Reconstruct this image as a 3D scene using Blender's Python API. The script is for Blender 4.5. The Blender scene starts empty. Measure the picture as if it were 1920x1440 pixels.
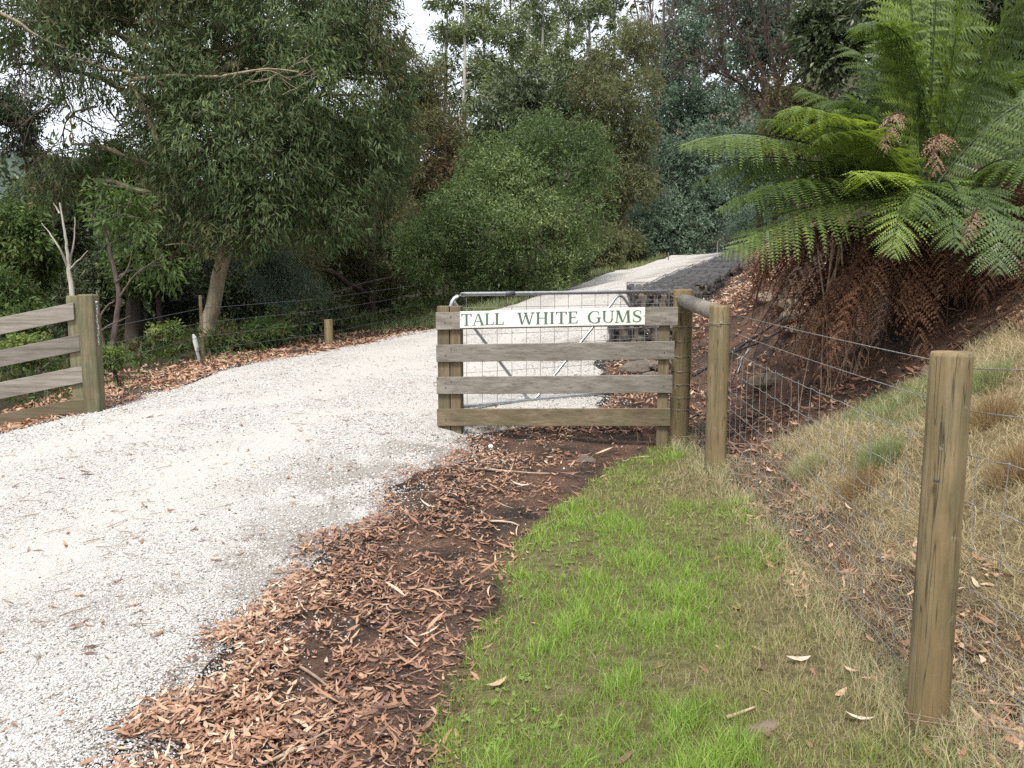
import bpy, math, random
import numpy as np
from mathutils import Vector

rng = np.random.default_rng(11)
random.seed(11)
SC = bpy.context.scene
COL = SC.collection

# ------------------------------------------------------------------ camera, sky, sun, exposure
CAM_Z, PITCH, FPX = 1.55, math.radians(7.5), 1567.0
cam_d = bpy.data.cameras.new('camera')
cam_d.sensor_width = 36.0
cam_d.lens = 36.0 * FPX / 1920.0
cam_d.clip_start, cam_d.clip_end = 0.05, 6000.0
cam = bpy.data.objects.new('camera', cam_d)
COL.objects.link(cam)
cam.location = (0, 0, CAM_Z)
cam.rotation_euler = (math.radians(90) - PITCH, 0, 0)
SC.camera = cam

SUN_EL, SUN_ROT = math.radians(60), math.radians(-168)
world = bpy.data.worlds.new('World')
SC.world = world
world.use_nodes = True
wn, wl = world.node_tree.nodes, world.node_tree.links
wn.clear()
w_out = wn.new('ShaderNodeOutputWorld')
w_bg = wn.new('ShaderNodeBackground')
w_sky = wn.new('ShaderNodeTexSky')
w_sky.sky_type = 'NISHITA'
w_sky.sun_disc = False
w_sky.sun_elevation = SUN_EL
w_sky.sun_rotation = SUN_ROT
w_mix = wn.new('ShaderNodeMix')                      # thin even cloud layer over the sky
w_mix.data_type = 'RGBA'
w_mix.inputs[0].default_value = 0.86
w_mix.inputs[7].default_value = (4.6, 4.72, 4.95, 1)
w_noise = wn.new('ShaderNodeTexNoise')
w_noise.inputs['Scale'].default_value = 2.2
w_noise.inputs['Detail'].default_value = 5
w_map = wn.new('ShaderNodeMapRange')
w_map.inputs[1].default_value, w_map.inputs[2].default_value = 0.3, 0.75
w_map.inputs[3].default_value, w_map.inputs[4].default_value = 0.78, 0.97
w_tc = wn.new('ShaderNodeTexCoord')
wl.new(w_tc.outputs['Generated'], w_noise.inputs['Vector'])
wl.new(w_noise.outputs['Fac'], w_map.inputs[0])
wl.new(w_map.outputs[0], w_mix.inputs[0])
wl.new(w_sky.outputs[0], w_mix.inputs[6])
wl.new(w_mix.outputs[2], w_bg.inputs['Color'])
w_bg.inputs['Strength'].default_value = 0.1
wl.new(w_bg.outputs[0], w_out.inputs['Surface'])

sun_d = bpy.data.lights.new('sun', 'SUN')
sun_d.energy, sun_d.angle, sun_d.color = 1.5, math.radians(11), (1.0, 0.96, 0.9)
sun = bpy.data.objects.new('sun', sun_d)
COL.objects.link(sun)
# Nishita: rotation 0 = sun at +Y, turning clockwise seen from above
sdir = Vector((math.sin(SUN_ROT) * math.cos(SUN_EL), math.cos(SUN_ROT) * math.cos(SUN_EL), math.sin(SUN_EL)))
sun.rotation_euler = (-sdir).to_track_quat('-Z', 'Y').to_euler()

SC.view_settings.view_transform = 'Standard'
SC.view_settings.look = 'None'
SC.view_settings.exposure = 1.62
SC.view_settings.gamma = 1.0
SC.view_settings.use_curve_mapping = False
SC.cycles.max_bounces = 7
SC.cycles.diffuse_bounces = 4
SC.cycles.glossy_bounces = 2
SC.cycles.transmission_bounces = 4
SC.cycles.use_adaptive_sampling = False
SC.cycles.use_denoising = False

# ------------------------------------------------------------------ geometry helpers
def at(px, py, Y):
    """world point seen at photo pixel (1920 wide) at forward distance Y"""
    a = (px - 960.0) / FPX
    b = (py - 720.0) / FPX
    c, s = math.cos(PITCH), math.sin(PITCH)
    dy = c - b * s
    dz = -s - b * c
    t = Y / dy
    return np.array((a * t, Y, CAM_Z + dz * t))

def vnoise(p, seed=0):
    """3-D value noise, vectorised, 0..1"""
    p = np.asarray(p, float)
    i = np.floor(p).astype(np.int64)
    f = p - i
    f = f * f * (3 - 2 * f)
    r = np.zeros(len(p))
    for dx in (0, 1):
        for dy in (0, 1):
            for dz in (0, 1):
                h = ((i[:, 0] + dx) * 374761393 + (i[:, 1] + dy) * 668265263 + (i[:, 2] + dz) * 2147483647 + seed * 974634777) & 0xffffffff
                h = ((h ^ (h >> 13)) * 1274126177) & 0xffffffff
                h = ((h ^ (h >> 16)) & 0xffff) / 65535.0
                wx = f[:, 0] if dx else 1 - f[:, 0]
                wy = f[:, 1] if dy else 1 - f[:, 1]
                wz = f[:, 2] if dz else 1 - f[:, 2]
                r += h * wx * wy * wz
    return r

def noise2(x, y, f, seed=0):
    x = np.atleast_1d(np.asarray(x, float)); y = np.atleast_1d(np.asarray(y, float))
    return vnoise(np.stack([x * f, y * f, np.zeros_like(x) + seed * 7.3], 1), seed)

def fast_mesh(name, verts, faces, mat, tint=None, smooth=False):
    """verts (N,3), faces (M,k) with one k"""
    verts = np.ascontiguousarray(verts, np.float32)
    faces = np.ascontiguousarray(faces, np.int32)
    me = bpy.data.meshes.new(name)
    m, k = faces.shape
    me.vertices.add(len(verts))
    me.vertices.foreach_set('co', verts.ravel())
    me.loops.add(m * k)
    me.loops.foreach_set('vertex_index', faces.ravel())
    me.polygons.add(m)
    me.polygons.foreach_set('loop_start', np.arange(m, dtype=np.int32) * k)
    me.update(calc_edges=True)
    me.polygons.foreach_set('use_smooth', np.full(m, smooth))
    if tint is not None:
        a = me.attributes.new('tint', 'FLOAT', 'FACE' if len(tint) == m else 'POINT')
        a.data.foreach_set('value', np.ascontiguousarray(tint, np.float32))
    if mat is not None:
        me.materials.append(mat)
    me.update()
    return me

def link(name, me, parent=None, loc=None):
    o = bpy.data.objects.new(name, me)
    COL.objects.link(o)
    if parent is not None:
        o.parent = parent
    if loc is not None:
        o.location = loc
    return o

def tag(o, label=None, cat=None, group=None, kind=None):
    if label: o['label'] = label
    if cat: o['category'] = cat
    if group: o['group'] = group
    if kind: o['kind'] = kind
    return o

def thing(name, label, cat, loc, group=None):
    o = bpy.data.objects.new(name, None)
    COL.objects.link(o)
    o.location = tuple(float(v) for v in loc)
    o.empty_display_size = 0.1
    return tag(o, label, cat, group)

class MB:
    """collects shapes in world coordinates, builds ONE mesh object"""
    def __init__(s):
        s.v, s.f = [], []
    def add(s, verts, faces):
        n = len(s.v)
        s.v.extend([tuple(map(float, p)) for p in verts])
        s.f.extend([tuple(int(i) + n for i in f) for f in faces])
        return s
    def box(s, c, ax, ay, az, bev=0.0, jit=0.0):
        """box centred c with half-vectors ax, ay, az; bevelled long edges"""
        c, ax, ay, az = [np.array(q, float) for q in (c, ax, ay, az)]
        if bev <= 0:
            vs = [c + i * ax + j * ay + k * az for i in (-1, 1) for j in (-1, 1) for k in (-1, 1)]
            return s.add(vs, [(0, 1, 3, 2), (4, 6, 7, 5), (0, 4, 5, 1), (2, 3, 7, 6), (0, 2, 6, 4), (1, 5, 7, 3)])
        ly, lz, lx = np.linalg.norm(ay), np.linalg.norm(az), np.linalg.norm(ax)
        by, bz, bx = bev / ly, bev / lz, bev / lx
        prof = [(1 - by, 1), (1, 1 - bz), (1, -1 + bz), (1 - by, -1), (-1 + by, -1), (-1, -1 + bz), (-1, 1 - bz), (-1 + by, 1)]
        vs = []
        for i, sh in ((-1, 1 - bev / max(ly, lz)), (-1 + bx, 1), (1 - bx, 1), (1, 1 - bev / max(ly, lz))):
            for (a, b) in prof:
                vs.append(c + i * ax + a * sh * ay + b * sh * az)
        fs = []
        for r in range(3):
            for q in range(8):
                fs.append((r * 8 + q, r * 8 + (q + 1) % 8, (r + 1) * 8 + (q + 1) % 8, (r + 1) * 8 + q))
        fs.append(tuple(range(7, -1, -1)))
        fs.append(tuple(range(24, 32)))
        return s.add(vs, fs)
    def tube(s, pts, rad, n=8, cap=True):
        v, f = tube_arrays(pts, rad, n)
        base = len(s.v)
        s.add(v, f)
        if cap:
            s.f.append(tuple(base + i for i in range(n - 1, -1, -1)))
            s.f.append(tuple(base + len(v) - n + i for i in range(n)))
        return s
    def build(s, name, mat, root=None, parent=None, smooth=False):
        loc = np.array(root.location) if root is not None else np.zeros(3)
        me = bpy.data.meshes.new(name)
        vv = (np.array(s.v) - loc)
        me.from_pydata([tuple(p) for p in vv], [], s.f)
        me.materials.append(mat)
        if smooth:
            me.polygons.foreach_set('use_smooth', [True] * len(me.polygons))
        me.update()
        return link(name, me, parent if parent is not None else root)

def tube_arrays(pts, rad, n=6):
    pts = np.asarray(pts, float)
    m = len(pts)
    rad = np.broadcast_to(np.asarray(rad, float), (m,))
    t = np.gradient(pts, axis=0)
    t /= np.linalg.norm(t, axis=1)[:, None] + 1e-9
    ref = np.array((0.0, 0.0, 1.0)) if abs(t[0, 2]) < 0.9 else np.array((0.0, 1.0, 0.0))
    if np.max(np.abs(t @ ref)) > 0.97:
        ref = np.array((0.83, 0.47, 0.3))
    u = np.cross(t, ref); u /= np.linalg.norm(u, axis=1)[:, None] + 1e-9
    w = np.cross(t, u)
    ang = np.arange(n) / n * 2 * math.pi
    v = pts[:, None, :] + rad[:, None, None] * (np.cos(ang)[None, :, None] * u[:, None, :] + np.sin(ang)[None, :, None] * w[:, None, :])
    i = np.arange(m - 1)[:, None] * n
    q = np.arange(n)[None, :]
    f = np.stack([i + q, i + (q + 1) % n, i + n + (q + 1) % n, i + n + q], -1).reshape(-1, 4)
    return v.reshape(-1, 3), f

def bez(p0, p1, p2, n=10):
    t = np.linspace(0, 1, n)[:, None]
    return (1 - t) ** 2 * np.asarray(p0) + 2 * t * (1 - t) * np.asarray(p1) + t * t * np.asarray(p2)

# ------------------------------------------------------------------ materials
def nmat(name, rough=0.8, spec=0.3):
    m = bpy.data.materials.new(name)
    m.use_nodes = True
    nt = m.node_tree
    b = nt.nodes['Principled BSDF']
    b.inputs['Roughness'].default_value = rough
    b.inputs['Specular IOR Level'].default_value = spec
    return m, nt, b

def nd(nt, typ, **kw):
    n = nt.nodes.new(typ)
    for k, v in kw.items():
        if k in n.inputs: n.inputs[k].default_value = v
        else: setattr(n, k, v)
    return n

def ramp(nt, fac, stops):
    r = nt.nodes.new('ShaderNodeValToRGB')
    e = r.color_ramp.elements
    while len(e) < len(stops): e.new(0.5)
    for q, (p, c) in zip(e, stops):
        q.position = p
        q.color = (*c, 1) if len(c) == 3 else c
    nt.links.new(fac, r.inputs[0])
    return r.outputs['Color']

def tnoise(nt, scale, detail=3, vec=None, rough=0.55):
    n = nd(nt, 'ShaderNodeTexNoise', Scale=scale, Detail=detail, Roughness=rough)
    if vec is not None: nt.links.new(vec, n.inputs['Vector'])
    return n.outputs['Fac']

def mixc(nt, fac, a, b, blend='MIX'):
    m = nt.nodes.new('ShaderNodeMix')
    m.data_type = 'RGBA'; m.blend_type = blend
    for s, v in ((0, fac), (6, a), (7, b)):
        if hasattr(v, 'links'): nt.links.new(v, m.inputs[s])
        else: m.inputs[s].default_value = (*v, 1) if isinstance(v, tuple) else v
    return m.outputs[2]

def math_n(nt, op, a, b=0.0, clamp=False):
    m = nt.nodes.new('ShaderNodeMath'); m.operation = op; m.use_clamp = clamp
    for s, v in ((0, a), (1, b)):
        if hasattr(v, 'links'): nt.links.new(v, m.inputs[s])
        else: m.inputs[s].default_value = v
    return m.outputs[0]

def bump(nt, b, h, strength=0.4, dist=0.01):
    n = nd(nt, 'ShaderNodeBump', Strength=strength, Distance=dist)
    nt.links.new(h, n.inputs['Height'])
    nt.links.new(n.outputs[0], b.inputs['Normal'])

def coords(nt, scale=(1, 1, 1), kind='Object', rot=(0, 0, 0)):
    tc = nt.nodes.new('ShaderNodeTexCoord')
    mp = nt.nodes.new('ShaderNodeMapping')
    mp.inputs['Scale'].default_value = scale
    mp.inputs['Rotation'].default_value = rot
    nt.links.new(tc.outputs[kind], mp.inputs['Vector'])
    return mp.outputs[0]

def leaf_mat(name, stops, transl=0.35, rough=0.5, spec=0.35, attr='tint', typ='GEOMETRY'):
    m, nt, b = nmat(name, rough, spec)
    a = nt.nodes.new('ShaderNodeAttribute'); a.attribute_name = attr; a.attribute_type = typ
    c = ramp(nt, a.outputs['Fac'], stops)
    nt.links.new(c, b.inputs['Base Color'])
    tr = nt.nodes.new('ShaderNodeBsdfTranslucent')
    hs = nd(nt, 'ShaderNodeHueSaturation', Hue=0.49, Saturation=1.15, Value=1.3)
    nt.links.new(c, hs.inputs['Color'])
    nt.links.new(hs.outputs[0], tr.inputs['Color'])
    mx = nt.nodes.new('ShaderNodeMixShader')
    mx.inputs[0].default_value = transl
    nt.links.new(b.outputs[0], mx.inputs[1]); nt.links.new(tr.outputs[0], mx.inputs[2])
    nt.links.new(mx.outputs[0], nt.nodes['Material Output'].inputs['Surface'])
    return m

def bark_mat(name, c1, c2, c3, scale=(9, 9, 1.5), bstr=0.6):
    m, nt, b = nmat(name, 0.9, 0.2)
    v = coords(nt, scale)
    n1 = tnoise(nt, 1.0, 5, v)
    n2 = tnoise(nt, 3.5, 4, v)
    col = ramp(nt, n1, [(0.3, c1), (0.5, c2), (0.72, c3)])
    col = mixc(nt, 0.35, col, ramp(nt, n2, [(0.3, tuple(x * 0.4 for x in c1)), (0.7, c3)]))
    nt.links.new(col, b.inputs['Base Color'])
    bump(nt, b, n2, bstr, 0.02)
    return m

def wood_mat(name, base, dark, light, grain_axis='X', green=None, gscale=1.0, rough=0.85, ochre=None):
    """weathered sawn timber: long grain, checks, stains"""
    m, nt, b = nmat(name, rough, 0.2)
    sc = {'X': (1.3, 26, 26), 'Z': (30, 30, 2.6)}[grain_axis]
    sc = tuple(x * gscale for x in sc)
    oi = nt.nodes.new('ShaderNodeObjectInfo')
    tc = nt.nodes.new('ShaderNodeTexCoord')
    vadd = nt.nodes.new('ShaderNodeVectorMath'); vadd.operation = 'ADD'
    sep = nt.nodes.new('ShaderNodeCombineXYZ')
    r17 = math_n(nt, 'MULTIPLY', oi.outputs['Random'], 17.0)
    for i in range(3): nt.links.new(r17, sep.inputs[i])
    nt.links.new(tc.outputs['Object'], vadd.inputs[0]); nt.links.new(sep.outputs[0], vadd.inputs[1])
    mp = nt.nodes.new('ShaderNodeMapping'); mp.inputs['Scale'].default_value = sc
    nt.links.new(vadd.outputs[0], mp.inputs['Vector'])
    g = tnoise(nt, 1.0, 6, mp.outputs[0], 0.65)
    g2 = tnoise(nt, 4.0, 4, mp.outputs[0], 0.7)
    st = tnoise(nt, 3.0, 5, vadd.outputs[0], 0.6)
    col = ramp(nt, g, [(0.28, dark), (0.5, base), (0.74, light)])
    col = mixc(nt, math_n(nt, 'MULTIPLY', ramp(nt, g2, [(0.3, (1, 1, 1)), (0.42, (0, 0, 0))]), 0.55), col, tuple(x * 0.45 for x in dark))
    col = mixc(nt, math_n(nt, 'MULTIPLY', ramp(nt, st, [(0.42, (0, 0, 0)), (0.68, (1, 1, 1))]), 0.5), col, tuple(x * 0.55 for x in base))
    if green:
        st2 = tnoise(nt, 2.1, 4, mp.outputs[0], 0.6)
        st3 = tnoise(nt, 5.0, 3, vadd.outputs[0], 0.6)
        f = math_n(nt, 'MULTIPLY', ramp(nt, math_n(nt, 'MULTIPLY', math_n(nt, 'ADD', st2, st3), 0.5), [(0.42, (0, 0, 0)), (0.6, (1, 1, 1))]), 0.7)
        col = mixc(nt, f, col, green)
    if ochre:
        st4 = tnoise(nt, 1.1, 4, mp.outputs[0], 0.55); st5 = tnoise(nt, 3.2, 4, vadd.outputs[0], 0.6)
        f = math_n(nt, 'MULTIPLY', ramp(nt, math_n(nt, 'MULTIPLY', math_n(nt, 'ADD', st4, st5), 0.5), [(0.47, (0, 0, 0)), (0.6, (1, 1, 1))]), 0.55)
        col = mixc(nt, f, col, mixc(nt, g, tuple(x * 0.6 for x in ochre), ochre))
        ck = nd(nt, 'ShaderNodeTexNoise', Scale=2.0, Detail=2.0)
        mp2 = nt.nodes.new('ShaderNodeMapping'); mp2.inputs['Scale'].default_value = (22, 22, 0.55)
        nt.links.new(vadd.outputs[0], mp2.inputs['Vector']); nt.links.new(mp2.outputs[0], ck.inputs['Vector'])
        crack = ramp(nt, ck.outputs['Fac'], [(0.485, (0, 0, 0)), (0.5, (1, 1, 1)), (0.515, (0, 0, 0))])
        col = mixc(nt, math_n(nt, 'MULTIPLY', crack, 0.85), col, (0.035, 0.028, 0.018))
        vk = nd(nt, 'ShaderNodeTexVoronoi', Scale=4.5); mp3 = nt.nodes.new('ShaderNodeMapping'); mp3.inputs['Scale'].default_value = (1.6, 1.6, .75)
        nt.links.new(vadd.outputs[0], mp3.inputs['Vector']); nt.links.new(mp3.outputs[0], vk.inputs['Vector'])
        col = mixc(nt, math_n(nt, 'MULTIPLY', ramp(nt, vk.outputs['Distance'], [(.06, (1, 1, 1)), (.13, (0, 0, 0))]), .8), col, (0.06, 0.042, 0.025))
        sp = tnoise(nt, 26.0, 4, vadd.outputs[0], 0.7)
        col = mixc(nt, math_n(nt, 'MULTIPLY', ramp(nt, sp, [(0.62, (0, 0, 0)), (0.70, (1, 1, 1))]), 0.5), col, (0.30, 0.30, 0.22))
    rv = math_n(nt, 'ADD', math_n(nt, 'MULTIPLY', oi.outputs['Random'], 0.3), 0.85)
    hs = nt.nodes.new('ShaderNodeHueSaturation')
    nt.links.new(rv, hs.inputs['Value']); nt.links.new(col, hs.inputs['Color'])
    nt.links.new(hs.outputs[0], b.inputs['Base Color'])
    bump(nt, b, math_n(nt, 'ADD', g, g2), 0.5, 0.006)
    return m

def plain_mat(name, c, rough=0.6, spec=0.3, metal=0.0, var=0.25, scale=30):
    m, nt, b = nmat(name, rough, spec)
    b.inputs['Metallic'].default_value = metal
    n = tnoise(nt, scale, 4, coords(nt))
    col = ramp(nt, n, [(0.3, tuple(x * (1 - var) for x in c)), (0.7, tuple(min(1, x * (1 + var)) for x in c))])
    nt.links.new(col, b.inputs['Base Color'])
    bump(nt, b, n, 0.15, 0.002)
    return m

def stone_mat(name, c1, c2, c3, scale=6):
    m, nt, b = nmat(name, 0.9, 0.25)
    oi = nt.nodes.new('ShaderNodeObjectInfo')
    tc = nt.nodes.new('ShaderNodeTexCoord')
    n = tnoise(nt, scale, 6, tc.outputs['Object'], 0.65)
    f = math_n(nt, 'ADD', math_n(nt, 'MULTIPLY', n, 0.6), math_n(nt, 'MULTIPLY', oi.outputs['Random'], 0.45))
    col = ramp(nt, f, [(0.25, c1), (0.5, c2), (0.8, c3)])
    nt.links.new(col, b.inputs['Base Color'])
    bump(nt, b, n, 0.5, 0.03)
    return m

M = {}
M['wood_grey'] = wood_mat('weathered_grey_timber', (0.225, 0.202, 0.170), (0.125, 0.110, 0.09), (0.32, 0.295, 0.255), 'X')
M['wood_greenish'] = wood_mat('mossy_timber', (0.19, 0.16, 0.095), (0.11, 0.09, 0.055), (0.27, 0.24, 0.16), 'Z', green=(0.105, 0.125, 0.072))
M['wood_post'] = wood_mat('treated_pine', (0.26, 0.195, 0.105), (0.15, 0.11, 0.058), (0.38, 0.30, 0.185), 'Z', green=(0.135, 0.125, 0.07), gscale=0.8, ochre=(0.34, 0.235, 0.115))
M['wood_low_z'] = wood_mat('brown_post', (0.19, 0.145, 0.09), (0.09, 0.07, 0.045), (0.26, 0.21, 0.14), 'Z', green=(0.11, 0.10, 0.06))  # darker brown, upright grain, for the panel posts
M['wood_low'] = wood_mat('brown_timber', (0.19, 0.145, 0.095), (0.085, 0.065, 0.045), (0.27, 0.22, 0.155), 'X', green=(0.12, 0.11, 0.06))  # darker and browner than the grey boards, for the lowest rails
M['sign_white'] = plain_mat('sign_paint', (0.70, 0.72, 0.66), 0.45, 0.4, var=0.05, scale=7)
M['sign_ink'] = plain_mat('letter_paint', (0.105, 0.14, 0.115), 0.6, 0.2, var=0.15, scale=20)
M['galv'] = plain_mat('galvanised_steel', (0.42, 0.43, 0.44), 0.42, 0.5, metal=0.75, var=0.2, scale=25)
M['wire'] = plain_mat('fence_wire', (0.28, 0.27, 0.255), 0.5, 0.4, metal=0.5, var=0.3, scale=40)
M['wire_dark'] = plain_mat('gabion_wire', (0.10, 0.10, 0.11), 0.55, 0.4, metal=0.4, var=0.3, scale=40)
M['pipe_black'] = plain_mat('black_poly_pipe', (0.03, 0.028, 0.027), 0.5, 0.4, var=0.4, scale=20)
M['plastic_white'] = plain_mat('white_plastic', (0.48, 0.48, 0.47), 0.5, 0.4, var=0.1)
M['gabion_stone'] = stone_mat('gabion_rock', (0.02, 0.02, 0.021), (0.06, 0.056, 0.051), (0.18, 0.162, 0.138))
M['bank_rock'] = stone_mat('bank_rock', (0.07, 0.052, 0.038), (0.15, 0.115, 0.082), (0.24, 0.19, 0.14))
M['dark_rock'] = stone_mat('dark_flat_rock', (0.07, 0.06, 0.05), (0.14, 0.115, 0.095), (0.22, 0.185, 0.15))
M['white_stone'] = stone_mat('white_quartz', (0.6, 0.55, 0.48), (0.7, 0.66, 0.6), (0.8, 0.77, 0.72))
M['gravel_stone'] = leaf_mat('gravel_stone', [(0.0, (0.08, 0.07, 0.06)), (0.12, (0.24, 0.21, 0.185)), (0.2, (0.29, 0.27, 0.25)), (0.55, (0.46, 0.445, 0.425)), (0.85, (0.60, 0.59, 0.57)), (1.0, (0.41, 0.36, 0.29))], transl=0.0, rough=0.85, spec=0.2, typ='INSTANCER')
M['litter'] = leaf_mat('dead_gum_leaf', [(0.0, (0.08, 0.052, 0.04)), (0.2, (0.20, 0.115, 0.085)), (0.42, (0.30, 0.162, 0.098)), (0.62, (0.39, 0.225, 0.142)), (0.8, (0.48, 0.32, 0.215)), (0.93, (0.63, 0.47, 0.335)), (1.0, (0.72, 0.60, 0.47))], transl=0.12, rough=0.6, spec=0.3)
M['twig'] = plain_mat('fallen_twig', (0.24, 0.17, 0.12), 0.85, 0.2, var=0.5, scale=15)
M['lawn'] = leaf_mat('lawn_grass', [(0.0, (0.40, 0.33, 0.20)), (0.2, (0.40, 0.36, 0.19)), (0.42, (0.31, 0.315, 0.125)), (0.65, (0.23, 0.325, 0.078)), (0.88, (0.205, 0.35, 0.062)), (1.0, (0.36, 0.47, 0.12))], transl=0.4, rough=0.5, spec=0.3)
M['dry_grass'] = leaf_mat('dry_grass', [(0.0, (0.24, 0.16, 0.08)), (0.22, (0.43, 0.345, 0.20)), (0.6, (0.57, 0.50, 0.32)), (0.82, (0.40, 0.40, 0.22)), (1.0, (0.20, 0.26, 0.11))], transl=0.35, rough=0.6, spec=0.25)
M['gum'] = leaf_mat('gum_leaf', spec=.22, stops= [(0.0, (0.115, 0.075, 0.038)), (0.2, (0.090, 0.095, 0.038)), (0.5, (0.072, 0.110, 0.042)), (0.8, (0.105, 0.150, 0.064)), (1.0, (0.20, 0.24, 0.08))], transl=0.3)
M['gum_brown'] = leaf_mat('gum_leaf_olive_brown', spec=.22, stops= [(0.0, (0.115, 0.082, 0.042)), (0.3, (0.12, 0.115, 0.05)), (0.7, (0.125, 0.145, 0.066)), (1.0, (0.21, 0.21, 0.105))], transl=0.3)
M['gum_tall'] = leaf_mat('tall_gum_leaf', spec=.22, stops= [(0.0, (0.085, 0.095, 0.045)), (0.4, (0.135, 0.17, 0.075)), (0.8, (0.20, 0.245, 0.105)), (1.0, (0.27, 0.30, 0.15))], transl=0.22)
M['shrub'] = leaf_mat('shrub_leaf', [(0.0, (0.10, 0.07, 0.035)), (0.12, (0.055, 0.085, 0.032)), (0.5, (0.080, 0.130, 0.043)), (0.8, (0.150, 0.208, 0.070)), (1.0, (0.31, 0.37, 0.17))], transl=0.3, rough=0.42, spec=0.32)
M['wattle'] = leaf_mat('wattle_leaf', spec=.2, stops= [(0.0, (0.07, 0.105, 0.072)), (0.5, (0.145, 0.205, 0.142)), (0.85, (0.215, 0.285, 0.20)), (1.0, (0.27, 0.34, 0.23))], transl=0.25)
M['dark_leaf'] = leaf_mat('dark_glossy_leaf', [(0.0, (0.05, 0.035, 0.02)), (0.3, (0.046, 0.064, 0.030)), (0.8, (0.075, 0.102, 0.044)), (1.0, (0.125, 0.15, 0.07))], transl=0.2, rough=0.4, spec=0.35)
M['under'] = leaf_mat('undergrowth_leaf', spec=.25, stops= [(0.0, (0.10, 0.07, 0.03)), (0.25, (0.06, 0.085, 0.03)), (0.6, (0.08, 0.13, 0.04)), (0.9, (0.13, 0.19, 0.055)), (1.0, (0.23, 0.26, 0.08))], transl=0.35)
M['fern'] = leaf_mat('fern_green', [(0.0, (0.040, 0.062, 0.022)), (0.4, (0.078, 0.125, 0.036)), (0.75, (0.145, 0.205, 0.052)), (1.0, (0.27, 0.36, 0.065))], transl=0.38, rough=0.45, spec=0.4)
M['fern_dead'] = leaf_mat('fern_dead', [(0.0, (0.07, 0.035, 0.022)), (0.5, (0.17, 0.085, 0.05)), (0.8, (0.26, 0.145, 0.09)), (1.0, (0.33, 0.25, 0.20))], transl=0.2, rough=0.8, spec=0.2)
M['fern_stalk'] = plain_mat('fern_stalk', (0.10, 0.07, 0.04), 0.7, 0.3, var=0.4)
M['fern_trunk'] = bark_mat('fern_trunk', (0.02, 0.013, 0.01), (0.055, 0.032, 0.02), (0.10, 0.06, 0.04), (14, 14, 14), 1.0)
M['bark_gum'] = bark_mat('gum_bark', (0.13, 0.10, 0.065), (0.27, 0.22, 0.145), (0.40, 0.35, 0.25))
M['bark_pale'] = bark_mat('pale_bark', (0.26, 0.23, 0.19), (0.44, 0.40, 0.34), (0.58, 0.54, 0.47))
M['bark_dark'] = bark_mat('dark_bark', (0.035, 0.025, 0.02), (0.075, 0.055, 0.045), (0.13, 0.10, 0.085))
M['bark_red'] = bark_mat('reddish_bark', (0.07, 0.05, 0.045), (0.13, 0.095, 0.085), (0.21, 0.165, 0.15))
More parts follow.
